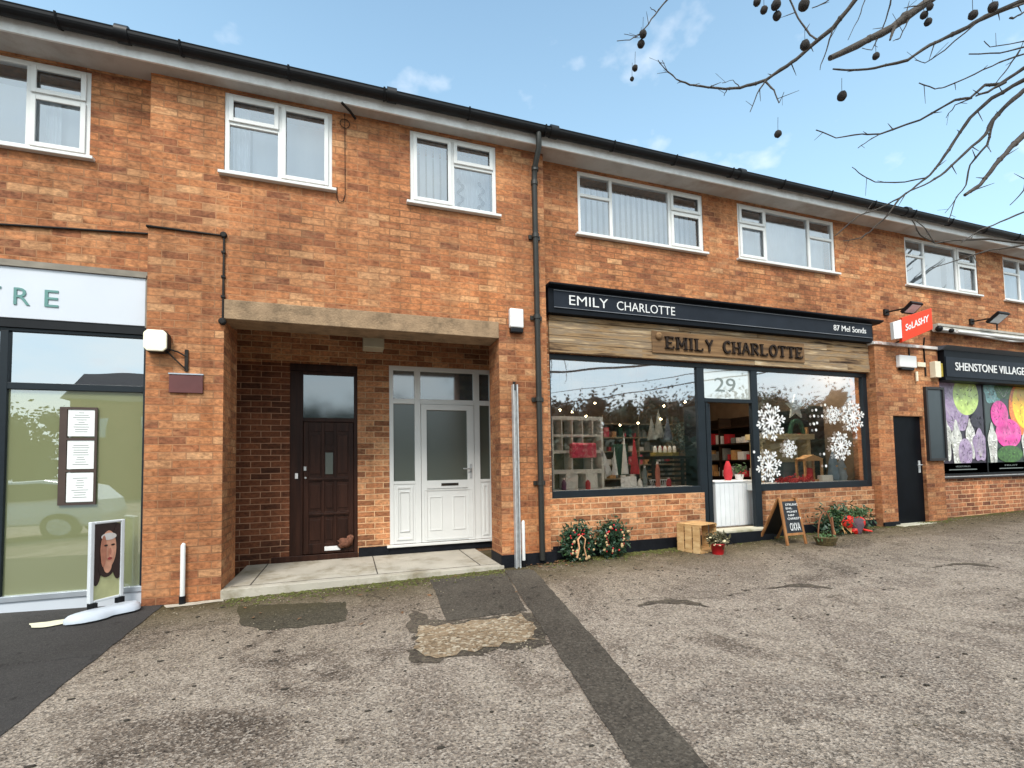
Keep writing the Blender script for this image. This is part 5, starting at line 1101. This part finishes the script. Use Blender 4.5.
for k, (cx, cz, rx, rz, m_2) in enumerate(((.5, .84, .52, .16, hair), (.16, .6, .2, .4, hair), (.84, .6, .22, .36, hair), (.48, .42, .26, .13, hair), (.52, .64, .25, .235, skin), (.5, .44, .13, .10, skin), (.52, .80, .24, .045, plain('printed white headband', rgb(206, 200, 196), .4, .1)), (.36, .62, .09, .2, plain('printed shaded skin', rgb(170, 112, 90), .4, .15, 20)), (.6, .58, .07, .06, plain('printed rosy skin', rgb(222, 158, 134), .4, .1, 20)), (.42, .69, .06, .012, hair), (.64, .69, .06, .012, hair), (.55, .61, .03, .045, plain('printed nose', rgb(176, 116, 96), .4)), (.54, .52, .07, .017, plain('printed lips', rgb(150, 60, 60), .4)))):
    b = MB(); b.prism(disc(wd*cx, hh*cz, wd*rx, hh*rz, -.0085-.0016*k), vn); b.done('print', m_2, po, recalc=True)
for u in (.0, .86):
    b = MB(); TB(b, wd*u, wd*u+.05, -.03, .03, -.055, -.001); b.done('clamp', M['black'], t, bevel=.004)
q0, q1 = g2(30, 632), g2(66, 627)
sheet_pts = wobble([g2(29, 630), g2(45, 628), g2(66, 624), g2(66, 628), g2(45, 633), g2(31, 634)], .004, .03)
tag(sheet('paint_smear', sheet_pts, plain('cream paint', rgb(214, 208, 180), .7, .1, 20), .016, lambda x, y: .045*max(0, -1.63-x), kind='structure'), 'pale cream streak of paint on the black asphalt', 'paint')

def wreath(px, py, rad, lab, seed, lean=.25):
    random.seed(seed); c = G(px, py); c = Vector((c.x, -.02, gz(c.x, 0)+rad*1.15))
    c = Vector((U(px, py, -.05).x, -.05, gz(c.x, 0)+rad*1.2)); t = thing('wreath', lab, 'wreath', (c.x, c.y, c.z-rad*1.2), 'christmas wreaths leaning on the shop wall')
    b = MB(); foliage(b, c, rad*.6, 1500, .034, ring=rad*.75); b.done('greenery', green1, t)
    b = MB(); foliage(b, c+Vector((0, -.02, 0)), rad*.4, 260, .03, ring=rad*.85); b.done('foliage', green2, t)
    b = MB()
    for i in range(24): a = random.uniform(0, 6.28); q_ = rad*random.uniform(.55, 1.0); b.ball(c+Vector((math.cos(a)*q_, -.09, math.sin(a)*q_)), random.uniform(.007, .014), 6, 4)
    b.done('berries', berry, t)
    b = MB()
    for i in range(15): a = random.uniform(0, 6.28); q_ = rad*random.uniform(.5, 1.1); p = c+Vector((math.cos(a)*q_, -.10, math.sin(a)*q_)); b.lathe(p, [(random.uniform(.010, .022), 0), (.004, .008)], 7, 'y')
    b.done('dried_flower', plain('cream dried flower', rgb(190, 160, 118), .8, .2, 30), t)
    b = MB()
    for s3 in ((-1, 1) if seed == 3 else ()):
        p0 = c+Vector((0, -.09, rad*.55)); b.tube([p0, p0+Vector((s3*rad*.28, -.01, -rad*.25)), p0+Vector((s3*rad*.18, -.01, -rad*.8)), p0+Vector((s3*rad*.35, 0, -rad*1.45))], [.012, .02, .016, .02], 6, squash=.4)
    if b.v: b.done('ribbon', plain('peach hessian ribbon', rgb(214, 158, 116), .8, .1, 30), t)
wreath(578, 549, .18, 'round wreath of dark greenery with peach ribbon, the one nearer the downpipe', 3)
wreath(612, 546, .185, 'fuller dark green wreath with red and cream berries, the one nearer the crate', 4)
random.seed(11)
# crate lying on its side, open end to the right front
c0 = G(684, 553); zc0 = gz(c0.x, c0.y)
p0 = G(680, 552); p1 = G(706, 557)
cx0 = Vector((4.0, -.10, zc0)); rot = R(-74)
t = thing('wooden_crate', 'slatted pale pine crate standing on its side beside the shop doorway', 'crate', (4.12, -.18, zc0))
Tc = Matrix.Translation((4.30, -.17, zc0)) @ Matrix.Rotation(rot, 4, 'Z')
w, dpt, h = .34, .36, .36     # x opening axis = +x local
b = MB()
for zz in (0, h-.012):
    for k in range(4): b.box(-w/2, w/2, -dpt/2+.005+k*.09, -dpt/2+.08+k*.09, zz, zz+.012, Tc)
for yy in (-dpt/2-.012, dpt/2-.012+.002):
    for k in range(3): b.box(-w/2+.004+k*.115, -w/2+.10+k*.115, yy, yy+.011, 0, h, Tc)
for k in range(3): b.box(-w/2-.012, -w/2, -dpt/2, dpt/2, .01+k*.118, .11+k*.118, Tc)
b.done('slats', M['crate'], t, bevel=.002)
b = MB()
for yy in (-dpt/2, dpt/2-.024):
    for zz in (.013, h-.036): b.box(-w/2, w/2, yy, yy+.022, zz, zz+.022, Tc)
b.done('batten', M['crate'], t)
p = G(718, 554); p.z = gz(p.x, p.y)
t = thing('flower_pot', 'small red pot of cream and dark flowers beside the crate', 'flower pot', p)
b = MB(); b.lathe(p, [(.065, 0), (.085, .12), (.088, .12), (.088, .135), (.075, .135), (.07, .11)], 18); b.done('pot', plain('red glazed pot', rgb(178, 24, 30), .35, .1), t)
b = MB(); foliage(b, p+Vector((0, 0, .19)), .09, 260, .035, (1.3, 1, .7)); b.done('foliage', plain('olive bronze leaves', (.08, .07, .03, 1), .6, .5, 30), t)
b = MB()
for i in range(26): b.ball(p+Vector((random.gauss(0, .08), random.gauss(-.03, .04), .17+random.gauss(0, .03))), random.uniform(.012, .026), 7, 5, (1, 1, .6))
b.done('flower', plain('cream flowers', rgb(214, 200, 160), .7, .2, 20), t)
# chalk A board
t = thing('chalkboard_sign', 'folding wooden A board with white chalk lettering outside right window', 'a-board', (5.7, -.4, .12))
c = G(798, 544); zb_ = gz(c.x, c.y); topz = U(790, 497, -.22).z
FX0, FX1 = G(787, 546), G(806, 544)
fy = (FX0.y+FX1.y)/2
FL = Vector((FX0.x, fy, zb_)); FR = Vector((FX0.x+.36, fy-.0, zb_)); 
ty = fy+.13; TL = Vector((FX0.x+.04, ty, topz)); TR = Vector((FX0.x+.31, ty, topz))
def plank(b, a, c, w, th, side=Vector((1, 0, 0))):
    dd_ = (c-a).normalized(); s2 = side*w; nrm = dd_.cross(side).normalized()*th; b.prism([a, a+s2, c+s2, c], nrm)
b = MB(); plank(b, FL, TL, .035, .02); plank(b, FR-Vector((.035, 0, 0)), TR-Vector((-.02, 0, 0)), .035, .02)
lerp = lambda a, c, k: a.lerp(c, k)
for k in (.2, .93): a = lerp(FL, TL, k)+Vector((.036, 0, 0)); c2 = lerp(FL, TL, k+.05)+Vector((.036, 0, 0)); wdt = (lerp(FR, TR, k).x-lerp(FL, TL, k).x)-.06; plank(b, a, c2, wdt, .02)
b.done('frame', M['oak'], t, recalc=True)
b = MB(); a = lerp(FL, TL, .25)+Vector((.03, .004, 0)); c2 = lerp(FL, TL, .93)+Vector((.03, .004, 0)); plank(b, a, c2, .29, .01); sl_ = b.done('slate_panel', plain('black slate', (.015, .017, .022, 1), .6, .2), t, recalc=True)
updir = (TL-FL).normalized(); Tt = Matrix(((1, 0, updir.x, a.x), (0, 1, updir.y, a.y-.026), (0, 0, updir.z, a.z), (0, 0, 0, 1)))
b = MB(); hh2 = (c2-a).length
for k, (s4, u0, u1, v0, v1) in enumerate((('STRUNC', .03, .25, .86, .93), ('ENL', .03, .14, .75, .81), ('MONEY', .04, .22, .64, .70), ('NRF', .05, .16, .53, .59), ('CHARISTY', .03, .27, .42, .49), ('OXXA', .05, .23, .08, .32))): b.text(s4, u0, u1, hh2*v0, hh2*v1, 0, .002, .0, T=Tt)
b.done('chalk_lettering', M['text_white'], sl_)
RL = Vector((FX0.x+.0, fy+.46, zb_)); RR = RL+Vector((.36, 0, 0))
b = MB(); plank(b, RL, TL+Vector((0, .02, 0)), .035, .02); plank(b, RR-Vector((.035, 0, 0)), TR+Vector((.0, .02, 0)), .035, .02); b.done('rear_leg', M['oak'], t, recalc=True)
b = MB(); a = lerp(RL, TL, .12)+Vector((.03, .02, 0)); c2 = lerp(RL, TL, .97)+Vector((.03, .02, 0)); plank(b, a, c2, .29, .008); b.done('rear_panel', M['black'], t, recalc=True)
# wire basket planter
p = G(826, 545); p.z = gz(p.x, p.y)
t = thing('hanging_basket', 'low wicker basket of moss with tall looped handle beside the chalkboard', 'basket', p)
b = MB(); b.lathe(p, [(.10, 0), (.14, .10), (.145, .11), (.12, .11)], 18); b.done('bowl', plain('brown wicker', rgb(92, 78, 46), .8, .4, 50, bump=.004), t)
b = MB(); b.tube([p+Vector((-.13*math.cos(a), 0, .1+.33*math.sin(a))) for a in [math.pi*k/12 for k in range(13)]], .009, 6); b.tube([p+Vector((.10, -.05, 0)), p+Vector((.13, 0, .36))], .012, 6); b.done('handle', plain('rust brown wicker', rgb(120, 74, 46), .8, .3), t)
b = MB(); foliage(b, p+Vector((0, 0, .10)), .1, 200, .03, (1, 1, .3)); b.done('moss', green2, t)
# holly bundle + red bow
p = G(848, 535); p = Vector((p.x, -.14, gz(p.x, -.14)))
t = thing('evergreen_bundle', 'bushy bundle of holly and evergreen sprigs against wall below right window', 'greenery', p)
b = MB(); foliage(b, p+Vector((-.1, 0, .19)), .20, 900, .035, (1.3, .7, 1)); foliage(b, p+Vector((.35, .02, .17)), .17, 700, .035, (1.5, .6, .9)); b.done('evergreen', green1, t)
b = MB(); foliage(b, p+Vector((-.15, -.05, .25)), .12, 300, .035, (1.2, .6, 1)); foliage(b, p+Vector((.3, -.05, .30)), .12, 250, .035, (1.8, .6, .6)); b.done('leaf_sprig', green2, t)
b = MB()
for i in range(14): a = random.uniform(-.25, .25); b.tube([p+Vector((a, -.03, .3)), p+Vector((a+random.uniform(-.1, .25), -.12, .02))], .006, 5)
b.done('twig', gold, t)
b = MB(); q = p+Vector((.20, -.10, .17)); b.lathe(q-Vector((0, 0, .16)), [(.06, 0), (.10, .12), (.08, .22)], 14); tag(b.done('pot', plain('purple grey pot', rgb(96, 74, 84), .6, .25, 12)), 'purple grey pot half hidden among the evergreen bundle', 'pot')
p = G(866, 536); p = Vector((p.x+.05, -.22, gz(p.x, -.2)))
t = thing('red_bow', 'bright red ribbon bow lying by the evergreen bundle near the brick pier', 'bow', p)
redm = plain('bright red ribbon', (.75, .02, .01, 1), .45, .1)
for k, (dx, dz, sx, sz) in enumerate(((-.12, .18, .13, .10), (.10, .16, .13, .09))):
    b = MB(); b.ball(p+Vector((dx, 0, dz)), 1, 12, 8, (sx, .05, sz), .08); b.done('loop', redm, t)
b = MB(); b.ball(p+Vector((0, -.03, .14)), .04, 10, 7); b.tube([p+Vector((0, -.03, .12)), p+Vector((.1, -.06, .06)), p+Vector((.26, -.06, .03))], [.03, .045, .03], 8, squash=.4); b.tube([p+Vector((0, -.03, .12)), p+Vector((-.08, -.05, .05)), p+Vector((-.02, -.06, .02))], [.03, .045, .03], 8, squash=.4); b.done('tail', redm, t)

# ---------------------------------------------------------------- overhanging tree (plane tree)
random.seed(21)
T0 = thing('plane_tree', 'bare overhanging tree with dark seed balls hanging from its twigs at upper right', 'tree', (20, -7, gz(20, -7)))
tb = MB(); base = Vector((20, -7, gz(20, -7)))
tb.tube([base, base+Vector((0, 0, .5)), base+Vector((-.1, .1, 2.5)), base+Vector((-.2, .3, 4.5)), base+Vector((-.1, .2, 7)), base+Vector((.2, 0, 10))], [.34, .26, .22, .19, .13, .05], 14)
tb.done('trunk', M['bark'], T0)
hub = base+Vector((-.2, .3, 4.3)); hub2 = base+Vector((-.1, .2, 6.2))
BR = [  # points (px, py), start and end distance, start and end radius in px; first point is the thick end
    ([(985, -60), (960, -25), (930, 0), (893, 27), (858, 45), (830, 58)], 4.6, 3.8, 5.2, 2.6, 'hub2'),
    ([(905, -60), (872, -20), (855, 0), (833, 28), (800, 56), (787, 66), (766, 80), (750, 85), (740, 88), (725, 89), (700, 86), (690, 85), (676, 79), (665, 69), (658, 60)], 4.4, 3.6, 2.6, .45, 'hub2'),
    ([(766, 80), (757, 94), (750, 112)], 3.7, 3.6, 1.0, .4, None), ([(766, 82), (774, 90), (779, 103)], 3.7, 3.6, 1.1, .6, None),
    ([(677, 80), (668, 72), (662, 60)], 3.6, 3.6, .5, .3, None),
    ([(1060, -20), (1024, 0), (985, 17), (968, 27), (945, 38), (930, 45), (908, 60), (875, 68), (850, 70), (833, 69)], 5, 4.2, 2.4, .8, 'hub2'),
    ([(975, 24), (945, 50), (925, 63), (915, 60)], 4.6, 4.4, .7, .3, None), ([(1045, 2), (1024, 12), (1014, 18), (1010, 18)], 4.6, 4.4, .7, .8, None),
    ([(1090, 40), (1024, 68), (1000, 84), (985, 85), (970, 98), (955, 100), (920, 120), (880, 134), (862, 134), (836, 138), (816, 130)], 5.2, 4.4, 1.7, .5, 'hub'),
    ([(880, 134), (868, 141), (858, 148)], 4.6, 4.5, .6, .4, None), ([(972, 98), (955, 105), (946, 118)], 4.9, 4.8, .7, .3, None), ([(1006, 82), (988, 92), (976, 96)], 4.9, 4.8, 1.4, .8, None),
    ([(1090, 40), (1024, 80), (992, 98), (970, 118), (955, 140), (945, 155), (930, 175), (917, 185), (900, 198), (880, 208), (858, 216), (835, 236)], 5.2, 4.2, 1.9, .6, 'hub'),
    ([(1090, 55), (1024, 90), (1008, 104), (993, 120), (985, 135), (965, 153), (945, 172), (930, 182), (912, 190)], 5.4, 4.4, 2.4, .7, 'hub'),
    ([(925, 178), (905, 182), (875, 182), (862, 175), (852, 167)], 4.5, 4.4, .8, .4, None),
    ([(900, 198), (888, 215), (870, 232), (860, 238), (843, 241)], 4.4, 4.2, .9, .5, None), ([(866, 234), (860, 240)], 4.3, 4.3, .6, .4, None),
    ([(993, 122), (987, 145), (970, 165), (966, 185), (955, 200), (948, 222)], 5, 4.7, 1.1, .4, None), ([(955, 200), (945, 213)], 4.8, 4.7, .5, .3, None), ([(987, 145), (991, 152)], 4.8, 4.7, .5, .3, None),
    ([(1080, 95), (1040, 122), (1024, 135), (1010, 148), (995, 165), (980, 185), (965, 195)], 4.6, 4.0, 3.4, 1.6, 'hub'),
    ([(1070, 192), (1024, 212), (1000, 222), (980, 230), (968, 238), (962, 242)], 4.6, 4.2, .9, .5, 'hub'),
    ([(1080, 246), (1024, 243), (990, 239), (960, 240), (935, 243), (920, 235), (912, 220)], 4.8, 4.2, 1.3, .5, 'hub'),
    ([(1080, 240), (1024, 245), (990, 250), (965, 258), (932, 268)], 4.6, 4.2, 1.2, .4, 'hub'), ([(935, 243), (925, 228), (915, 220)], 4.3, 4.3, .7, .4, None),
    ([(700, -40), (667, 0), (655, 15), (645, 28), (640, 34), (630, 40), (617, 41)], 4.4, 4.0, 1.0, .4, 'hub2'), ([(656, 12), (650, 7)], 4.2, 4.2, .5, .3, None), ([(640, 34), (634, 36), (624, 34)], 4.1, 4.1, .4, .3, None),
    ([(785, -40), (790, 0), (798, 18), (810, 35), (816, 39)], 4.2, 4.0, .9, .9, None), ([(833, 28), (828, 45), (822, 62), (820, 70)], 4.0, 3.9, .8, .3, None),
    ([(893, -10), (888, 12), (880, 35), (872, 50), (862, 48)], 4.3, 4.2, .8, .3, None), ([(895, 27), (890, 40)], 4.1, 4.0, 1.6, .9, None), ([(908, 20), (900, 38), (893, 41)], 4.1, 4.0, .6, .3, None), ([(865, 0), (858, 20), (848, 40)], 4.1, 4.0, .5, .3, None),
    ([(1070, 35), (1024, 47), (1000, 53), (969, 54)], 4.6, 4.3, .8, .5, 'hub'), ([(1060, 40), (1024, 54), (1000, 62), (975, 74), (945, 87), (935, 89), (919, 83)], 4.8, 4.4, .8, .5, 'hub'), ([(1020, 50), (1008, 68), (996, 83)], 4.6, 4.5, .7, .4, None),
    ([(1050, 36), (1010, 44), (990, 47), (984, 41)], 4.6, 4.5, .5, .3, None), ([(848, -15), (826, 2), (812, 8)], 4.2, 4.1, .7, .4, None), ([(930, 0), (918, 6), (904, 8)], 4.2, 4.1, .8, .3, None), ([(1030, 2), (1012, 8)], 4.5, 4.4, .8, .8, None),
    ([(740, 88), (733, 80), (722, 83)], 3.6, 3.6, .5, .2, None), ([(727, 89), (724, 96)], 3.6, 3.6, .7, .3, None), ([(779, 103), (784, 92)], 3.6, 3.6, .5, .2, None),
    ([(1100, 20), (1070, 60), (1050, 110), (1030, 160), (1024, 190), (1010, 205)], 5.4, 5, 1.6, .4, 'hub'),
]
bb = MB()
for pts, d0, d1, r0, r1, root in BR:
    n = len(pts); P = []; RR_ = []
    fine = []
    for i in range(n-1):
        for k in range(3):
            u = k/3; x = pts[i][0]*(1-u)+pts[i+1][0]*u; y = pts[i][1]*(1-u)+pts[i+1][1]*u
            j = .5 if 0 < k else 0; fine.append((x+random.uniform(-j, j), y+random.uniform(-j, j), (i+u)/(n-1)))
    fine.append((*pts[-1], 1))
    for x, y, u in fine:
        dist = d0+(d1-d0)*u; P.append(at(x, y, dist)); RR_.append(max(.0015, (r0+(r1-r0)*u)*dist/760)*(1.0+random.uniform(-.12, .18)))
    if root:
        h_ = hub2 if root == 'hub2' else hub; a = P[0]; k1 = h_.lerp(a, .45)+Vector((0, 0, .5))
        bb.tube([h_, k1, h_.lerp(a, .8)+Vector((0, 0, .2)), a], [max(.03, RR_[0]*1.9), max(.02, RR_[0]*1.5), RR_[0]*1.15, RR_[0]], 8)
    bb.tube(P, RR_, 7)
    for k in range(2, len(P)-1, 3):      # buds and knots
        if random.random() < .6: bb.ball(P[k], RR_[k]*1.25, 6, 4)
        if random.random() < .6:
            v = Vector((random.gauss(0, 1), random.gauss(0, .5), random.gauss(0, 1))).normalized()*random.uniform(.02, .12); bb.tube([P[k], P[k]+v*.6, P[k]+v], [min(.0035, RR_[k]*.6), min(.0025, RR_[k]*.45), .001], 5)
for k in range(60):          # rest of the crown, out of the frame
    a = random.uniform(-1.4, 2.4); zz = random.uniform(4.6, 9); s5 = base+Vector((-.1, .2, zz)); l = random.uniform(1.2, 3.0)
    e5 = s5+Vector((math.cos(a), math.sin(a)*.8-.3, random.uniform(.3, .8)))*l
    if e5.x < 17: e5.x = 17.5
    bb.tube([s5, s5.lerp(e5, .5)+Vector((random.gauss(0, .15),)*3), e5], [.05, .03, .006], 6)
bb.done('branches', M['bark'], T0)
for px, py, r in ((757, 2, 4), (764, 10, 4), (776, 5, 5), (777, 16, 4.6), (804, 5, 5.6), (805, 45, 5), (876, 56, 3.5), (842, 96, 5), (924, 15, 3.5), (930, 7, 3), (928, 22, 3.5), (973, 15, 4), (993, 7, 4.2), (778, 134, 4.2), (643, 34, 4.5), (641, 44, 4.5), (635, 68, 3.6), (632, 79, 2.6)):
    c = at(px, py, 3.95); b = MB(); b.ball(c, r*3.95/780, 12, 9, (1, 1, 1.08), .07); b.tube([c, c+Vector((.002, 0, .05+.002*r)), c+Vector((.006, 0, .11))], .0013, 5); b.done('seed_ball', M['ball'], T0)

# ---------------------------------------------------------------- street behind the photographer (seen in the glass)
random.seed(5)
def bgtree(x, y, h, w, lab, mat, n=7500):
    z0 = gz(x, y); t = thing('street_tree', lab, 'tree', (x, y, z0), 'trees across the street')
    b = MB(); b.tube([(x, y, z0), (x+.1, y, z0+h*.35), (x-.1, y, z0+h*.8)], [.22, .15, .05], 8)
    for k in range(14): a = random.uniform(0, 6.28); zz = h*random.uniform(.3, .7); b.tube([(x, y, z0+zz), (x+math.cos(a)*w*.3, y+math.sin(a)*w*.3, z0+zz+h*.12), (x+math.cos(a)*w*.45, y+math.sin(a)*w*.45, z0+zz+h*.28)], [.06, .035, .01], 5)
    b.done('trunk', M['bark'], t)
    b = MB()
    cl = [(Vector((random.gauss(0, .24)*w, random.gauss(0, .24)*w, h*random.uniform(.35, .92))), random.uniform(.1, .22)*w) for _ in range(34)]
    for c, r in cl: b.ball(Vector((x, y, z0))+c, r*.62, 9, 6, (1, 1, 1), .3)
    for i in range(n):
        c, r = random.choice(cl); p = Vector((x, y, z0))+c+Vector((random.gauss(0, 1), random.gauss(0, 1), random.gauss(0, 1)))*r*.6
        d = Vector((random.gauss(0, 1), random.gauss(0, 1), random.gauss(0, 1))).normalized(); e = d.orthogonal().normalized(); l = random.uniform(.08, .20)
        b.add([p-d*l, p-e*l*.6, p+d*l, p+e*l*.6], [(0, 1, 2, 3)])
    b.done('crown', mat, t)
fol = [plain('dark evergreen foliage', (.035, .05, .025, 1), .8, .4, 2), plain('brown winter foliage', (.10, .07, .045, 1), .9, .4, 2)]
for i, (x, y, h, w) in enumerate(((-19, -30, 5.0, 5), (-8.6, -33, 5.4, 5), (-2, -28, 5.8, 6), (4, -30, 6.2, 7), (10, -29, 5.5, 6), (16, -31, 6.4, 7), (23, -30, 6, 7), (31, -33, 7, 8), (40, -34, 8, 9), (50, -36, 9, 9))):
    bgtree(x, y, h, w, ['far left dark evergreen', 'brown tree behind the parked cars', 'small dark evergreen opposite the doors', 'brown leafed tree opposite the shop door', 'low dark evergreen opposite the shop window', 'brown tree beyond the low evergreen', 'dark evergreen toward the right', 'brown tree toward the right end', 'tall evergreen at right end', 'tallest brown tree at the far right end'][i]+' across the street, seen mirrored in the glass', fol[i % 2])
b = MB()
for i in range(7000):
    p = Vector((random.uniform(-1.5, 45), -16+random.gauss(0, .4), -.3+random.uniform(0, 2.9))); d = Vector((random.gauss(0, 1), random.gauss(0, 1), random.gauss(0, 1))).normalized(); e = d.orthogonal().normalized(); l = random.uniform(.15, .35); b.add([p-d*l, p-e*l*.6, p+d*l, p+e*l*.6], [(0, 1, 2, 3)])
b.box(-1.5, 45, -16.4, -15.6, -1, 2.1); tag(b.done('hedge', fol[0]), 'long dark hedge along the far side of the street, seen mirrored in the glass', 'hedge')
t = thing('house', 'plain brick house with chimney across the street, seen mirrored in the left shop glass', 'house', (-13, -34, -.5))
b = MB(); b.box(-17.5, -11, -40, -34, -1, 6.2); b.done('wall', M['brick_red'], t)
b = MB(); b.prism([(-18, -40.3, 6.2), (-18, -33.7, 6.2), (-18, -37, 8.6)], (7.4, 0, 0)); rf2 = b.done('roof', M['tile'], t, recalc=True); b = MB(); b.box(-12.6, -11.8, -37.4, -36.6, 7.6, 9.6); b.done('chimney', M['brick_red'], rf2)
for x in (-16.5, -13.5): b = MB(); b.box(x, x+1.2, -33.99, -33.9, 3.6, 4.8); b.done('window', M['upvc'], t)
def car(x, y, ang, mat, lab):
    z = gz(x, y); t = thing('parked_car', lab, 'car', (x, y, z), 'cars parked opposite the shops'); Tm = Matrix.Translation((x, y, z)) @ Matrix.Rotation(ang, 4, 'Z')
    side = [(-2.0, .35), (-2.05, .7), (-1.9, .92), (-1.1, 1.0), (-.35, 1.4), (.9, 1.45), (1.6, 1.3), (1.95, .95), (2.05, .6), (2.0, .32)]
    b = MB(); n = len(side)
    ringL = [Vector((a, -.85+(.14 if c > 1.05 else 0), c)) for a, c in side]; ringR = [Vector((a, .85-(.14 if c > 1.05 else 0), c)) for a, c in side]
    vs = [Tm @ v for v in ringL+ringR]; b.add(vs, [tuple(range(n)), tuple(range(2*n-1, n-1, -1))]+[(i, i+n, (i+1) % n+n, (i+1) % n) for i in range(n)]); b.done('body', mat, t, bevel=.06, recalc=True)
    b = MB()
    for s6 in (-1, 1): b.prism([Tm @ Vector(v) for v in ((-.95, s6*.86, 1.0), (1.5, s6*.86, 1.02), (1.3, s6*.735, 1.32), (.8, s6*.725, 1.38), (-.3, s6*.725, 1.35))], (0, 0, .002))
    b.done('window', M['black'], t)
    for a in (-1.25, 1.3):
        for s6 in (-.83, .83):
            b = MB(); b.cyl(Tm @ Vector((a, s6-.1, .31)), Tm @ Vector((a, s6+.1, .31)), .31, n=20); w_ = b.done('wheel', M['black'], t); b = MB(); b.cyl(Tm @ Vector((a, s6-.11, .31)), Tm @ Vector((a, s6+.11, .31)), .19, n=16); b.done('rim', M['steel'], w_)
car(-7.6, -9.2, 0, plain('white car paint', (.75, .75, .75, 1), .25, .02), 'white hatchback parked across the forecourt, seen mirrored in the left shop glass')
car(-3.0, -10.2, .1, plain('dark green car paint', (.03, .05, .035, 1), .25, .05), 'dark green hatchback parked beside the white one, seen mirrored in the left shop glass')

# ---------------------------------------------------------------- camera, light, sky
cd = bpy.data.cameras.new('camera'); cam = bpy.data.objects.new('camera', cd); COL.objects.link(cam); S.camera = cam
cam.matrix_world = Matrix(((AR.x, AU.x, -AF.x, CAM.x), (AR.y, AU.y, -AF.y, CAM.y), (AR.z, AU.z, -AF.z, CAM.z), (0, 0, 0, 1)))
cd.sensor_fit = 'HORIZONTAL'; cd.sensor_width = 36; cd.lens = 36*CF/1024; cd.shift_y = (CCY-384)/1024; cd.clip_start = .05; cd.clip_end = 1000
SE, SA = R(50), R(203)           # sun elevation, azimuth clockwise from +Y
sd = Vector((math.cos(SE)*math.sin(SA), math.cos(SE)*math.cos(SA), math.sin(SE)))
sl = bpy.data.lights.new('sun', 'SUN'); sl.energy = 2.0; sl.angle = R(18); sl.color = (1, .95, .88)
so = bpy.data.objects.new('sun', sl); COL.objects.link(so); so.rotation_euler = sd.to_track_quat('Z', 'Y').to_euler()
w = bpy.data.worlds.new('World'); S.world = w; w.use_nodes = True; nt = w.node_tree; nt.nodes.clear(); L = nt.links.new
out = N(nt, 'OutputWorld'); bg = N(nt, 'Background'); bg.inputs[1].default_value = .135
sky = N(nt, 'TexSky', sky_type='NISHITA', sun_disc=False, sun_elevation=SE, sun_rotation=SA, air_density=1.0, dust_density=1.2, ozone_density=2.0)
tc = N(nt, 'TexCoord'); sp = N(nt, 'SeparateXYZ'); L(tc.outputs['Generated'], sp.inputs[0])
# small broken clouds, laid out on a flat layer overhead
mxz = N(nt, 'Math', operation='MAXIMUM'); mxz.inputs[1].default_value = .03; L(sp.outputs[2], mxz.inputs[0])
dv = N(nt, 'Math', operation='ADD'); dv.inputs[1].default_value = .25; L(mxz.outputs[0], dv.inputs[0])
dx = N(nt, 'Math', operation='DIVIDE'); L(sp.outputs[0], dx.inputs[0]); L(dv.outputs[0], dx.inputs[1])
dy = N(nt, 'Math', operation='DIVIDE'); L(sp.outputs[1], dy.inputs[0]); L(dv.outputs[0], dy.inputs[1])
cb = N(nt, 'CombineXYZ'); L(dx.outputs[0], cb.inputs[0]); L(dy.outputs[0], cb.inputs[1])
n1 = N(nt, 'TexNoise', i_Scale=6.5, i_Detail=5.0, i_Roughness=.5); L(cb.outputs[0], n1.inputs['Vector'])
r1 = ramp(nt, [(.60, (0, 0, 0, 1)), (.78, (.42, .42, .42, 1))]); L(n1.outputs['Fac'], r1.inputs['Fac'])
# thin high veil behind the camera side and near the horizon
mr = N(nt, 'MapRange'); mr.inputs[1].default_value = .75; mr.inputs[2].default_value = .0; L(sp.outputs[2], mr.inputs[0])
veil = mixc(nt, mr.outputs[0], (.18, .18, .18, 1), (.72, .72, .72, 1))
msy = N(nt, 'MapRange'); msy.inputs[1].default_value = .25; msy.inputs[2].default_value = -.45; L(sp.outputs[1], msy.inputs[0])
n2 = N(nt, 'TexNoise', i_Scale=1.7, i_Detail=6.0, i_Roughness=.55); L(cb.outputs[0], n2.inputs['Vector'])
r2 = ramp(nt, [(.34, (.45, .45, .45, 1)), (.6, (1, 1, 1, 1))]); L(n2.outputs['Fac'], r2.inputs['Fac'])
mm_ = N(nt, 'Math', operation='MULTIPLY'); L(msy.outputs[0], mm_.inputs[0]); L(r2.outputs[0], mm_.inputs[1])
skyc = mixc(nt, 1.0, sky.outputs[0], (.86, 1.06, 1.06, 1), 'MULTIPLY')
base = mixc(nt, veil, skyc, (3.9, 5.7, 6.6, 1))
base = mixc(nt, mm_.outputs[0], base, (6.3, 7.1, 7.3, 1))
c = mixc(nt, r1.outputs[0], base, (6.4, 6.3, 6.3, 1))
L(c, bg.inputs[0]); L(bg.outputs[0], out.inputs[0])
vs_ = S.view_settings; vs_.view_transform = 'Standard'; vs_.look = 'None'; vs_.gamma = 1; vs_.exposure = .85; vs_.use_curve_mapping = False
S.cycles.max_bounces = 8; S.cycles.transparent_max_bounces = 24; S.cycles.use_denoising = True
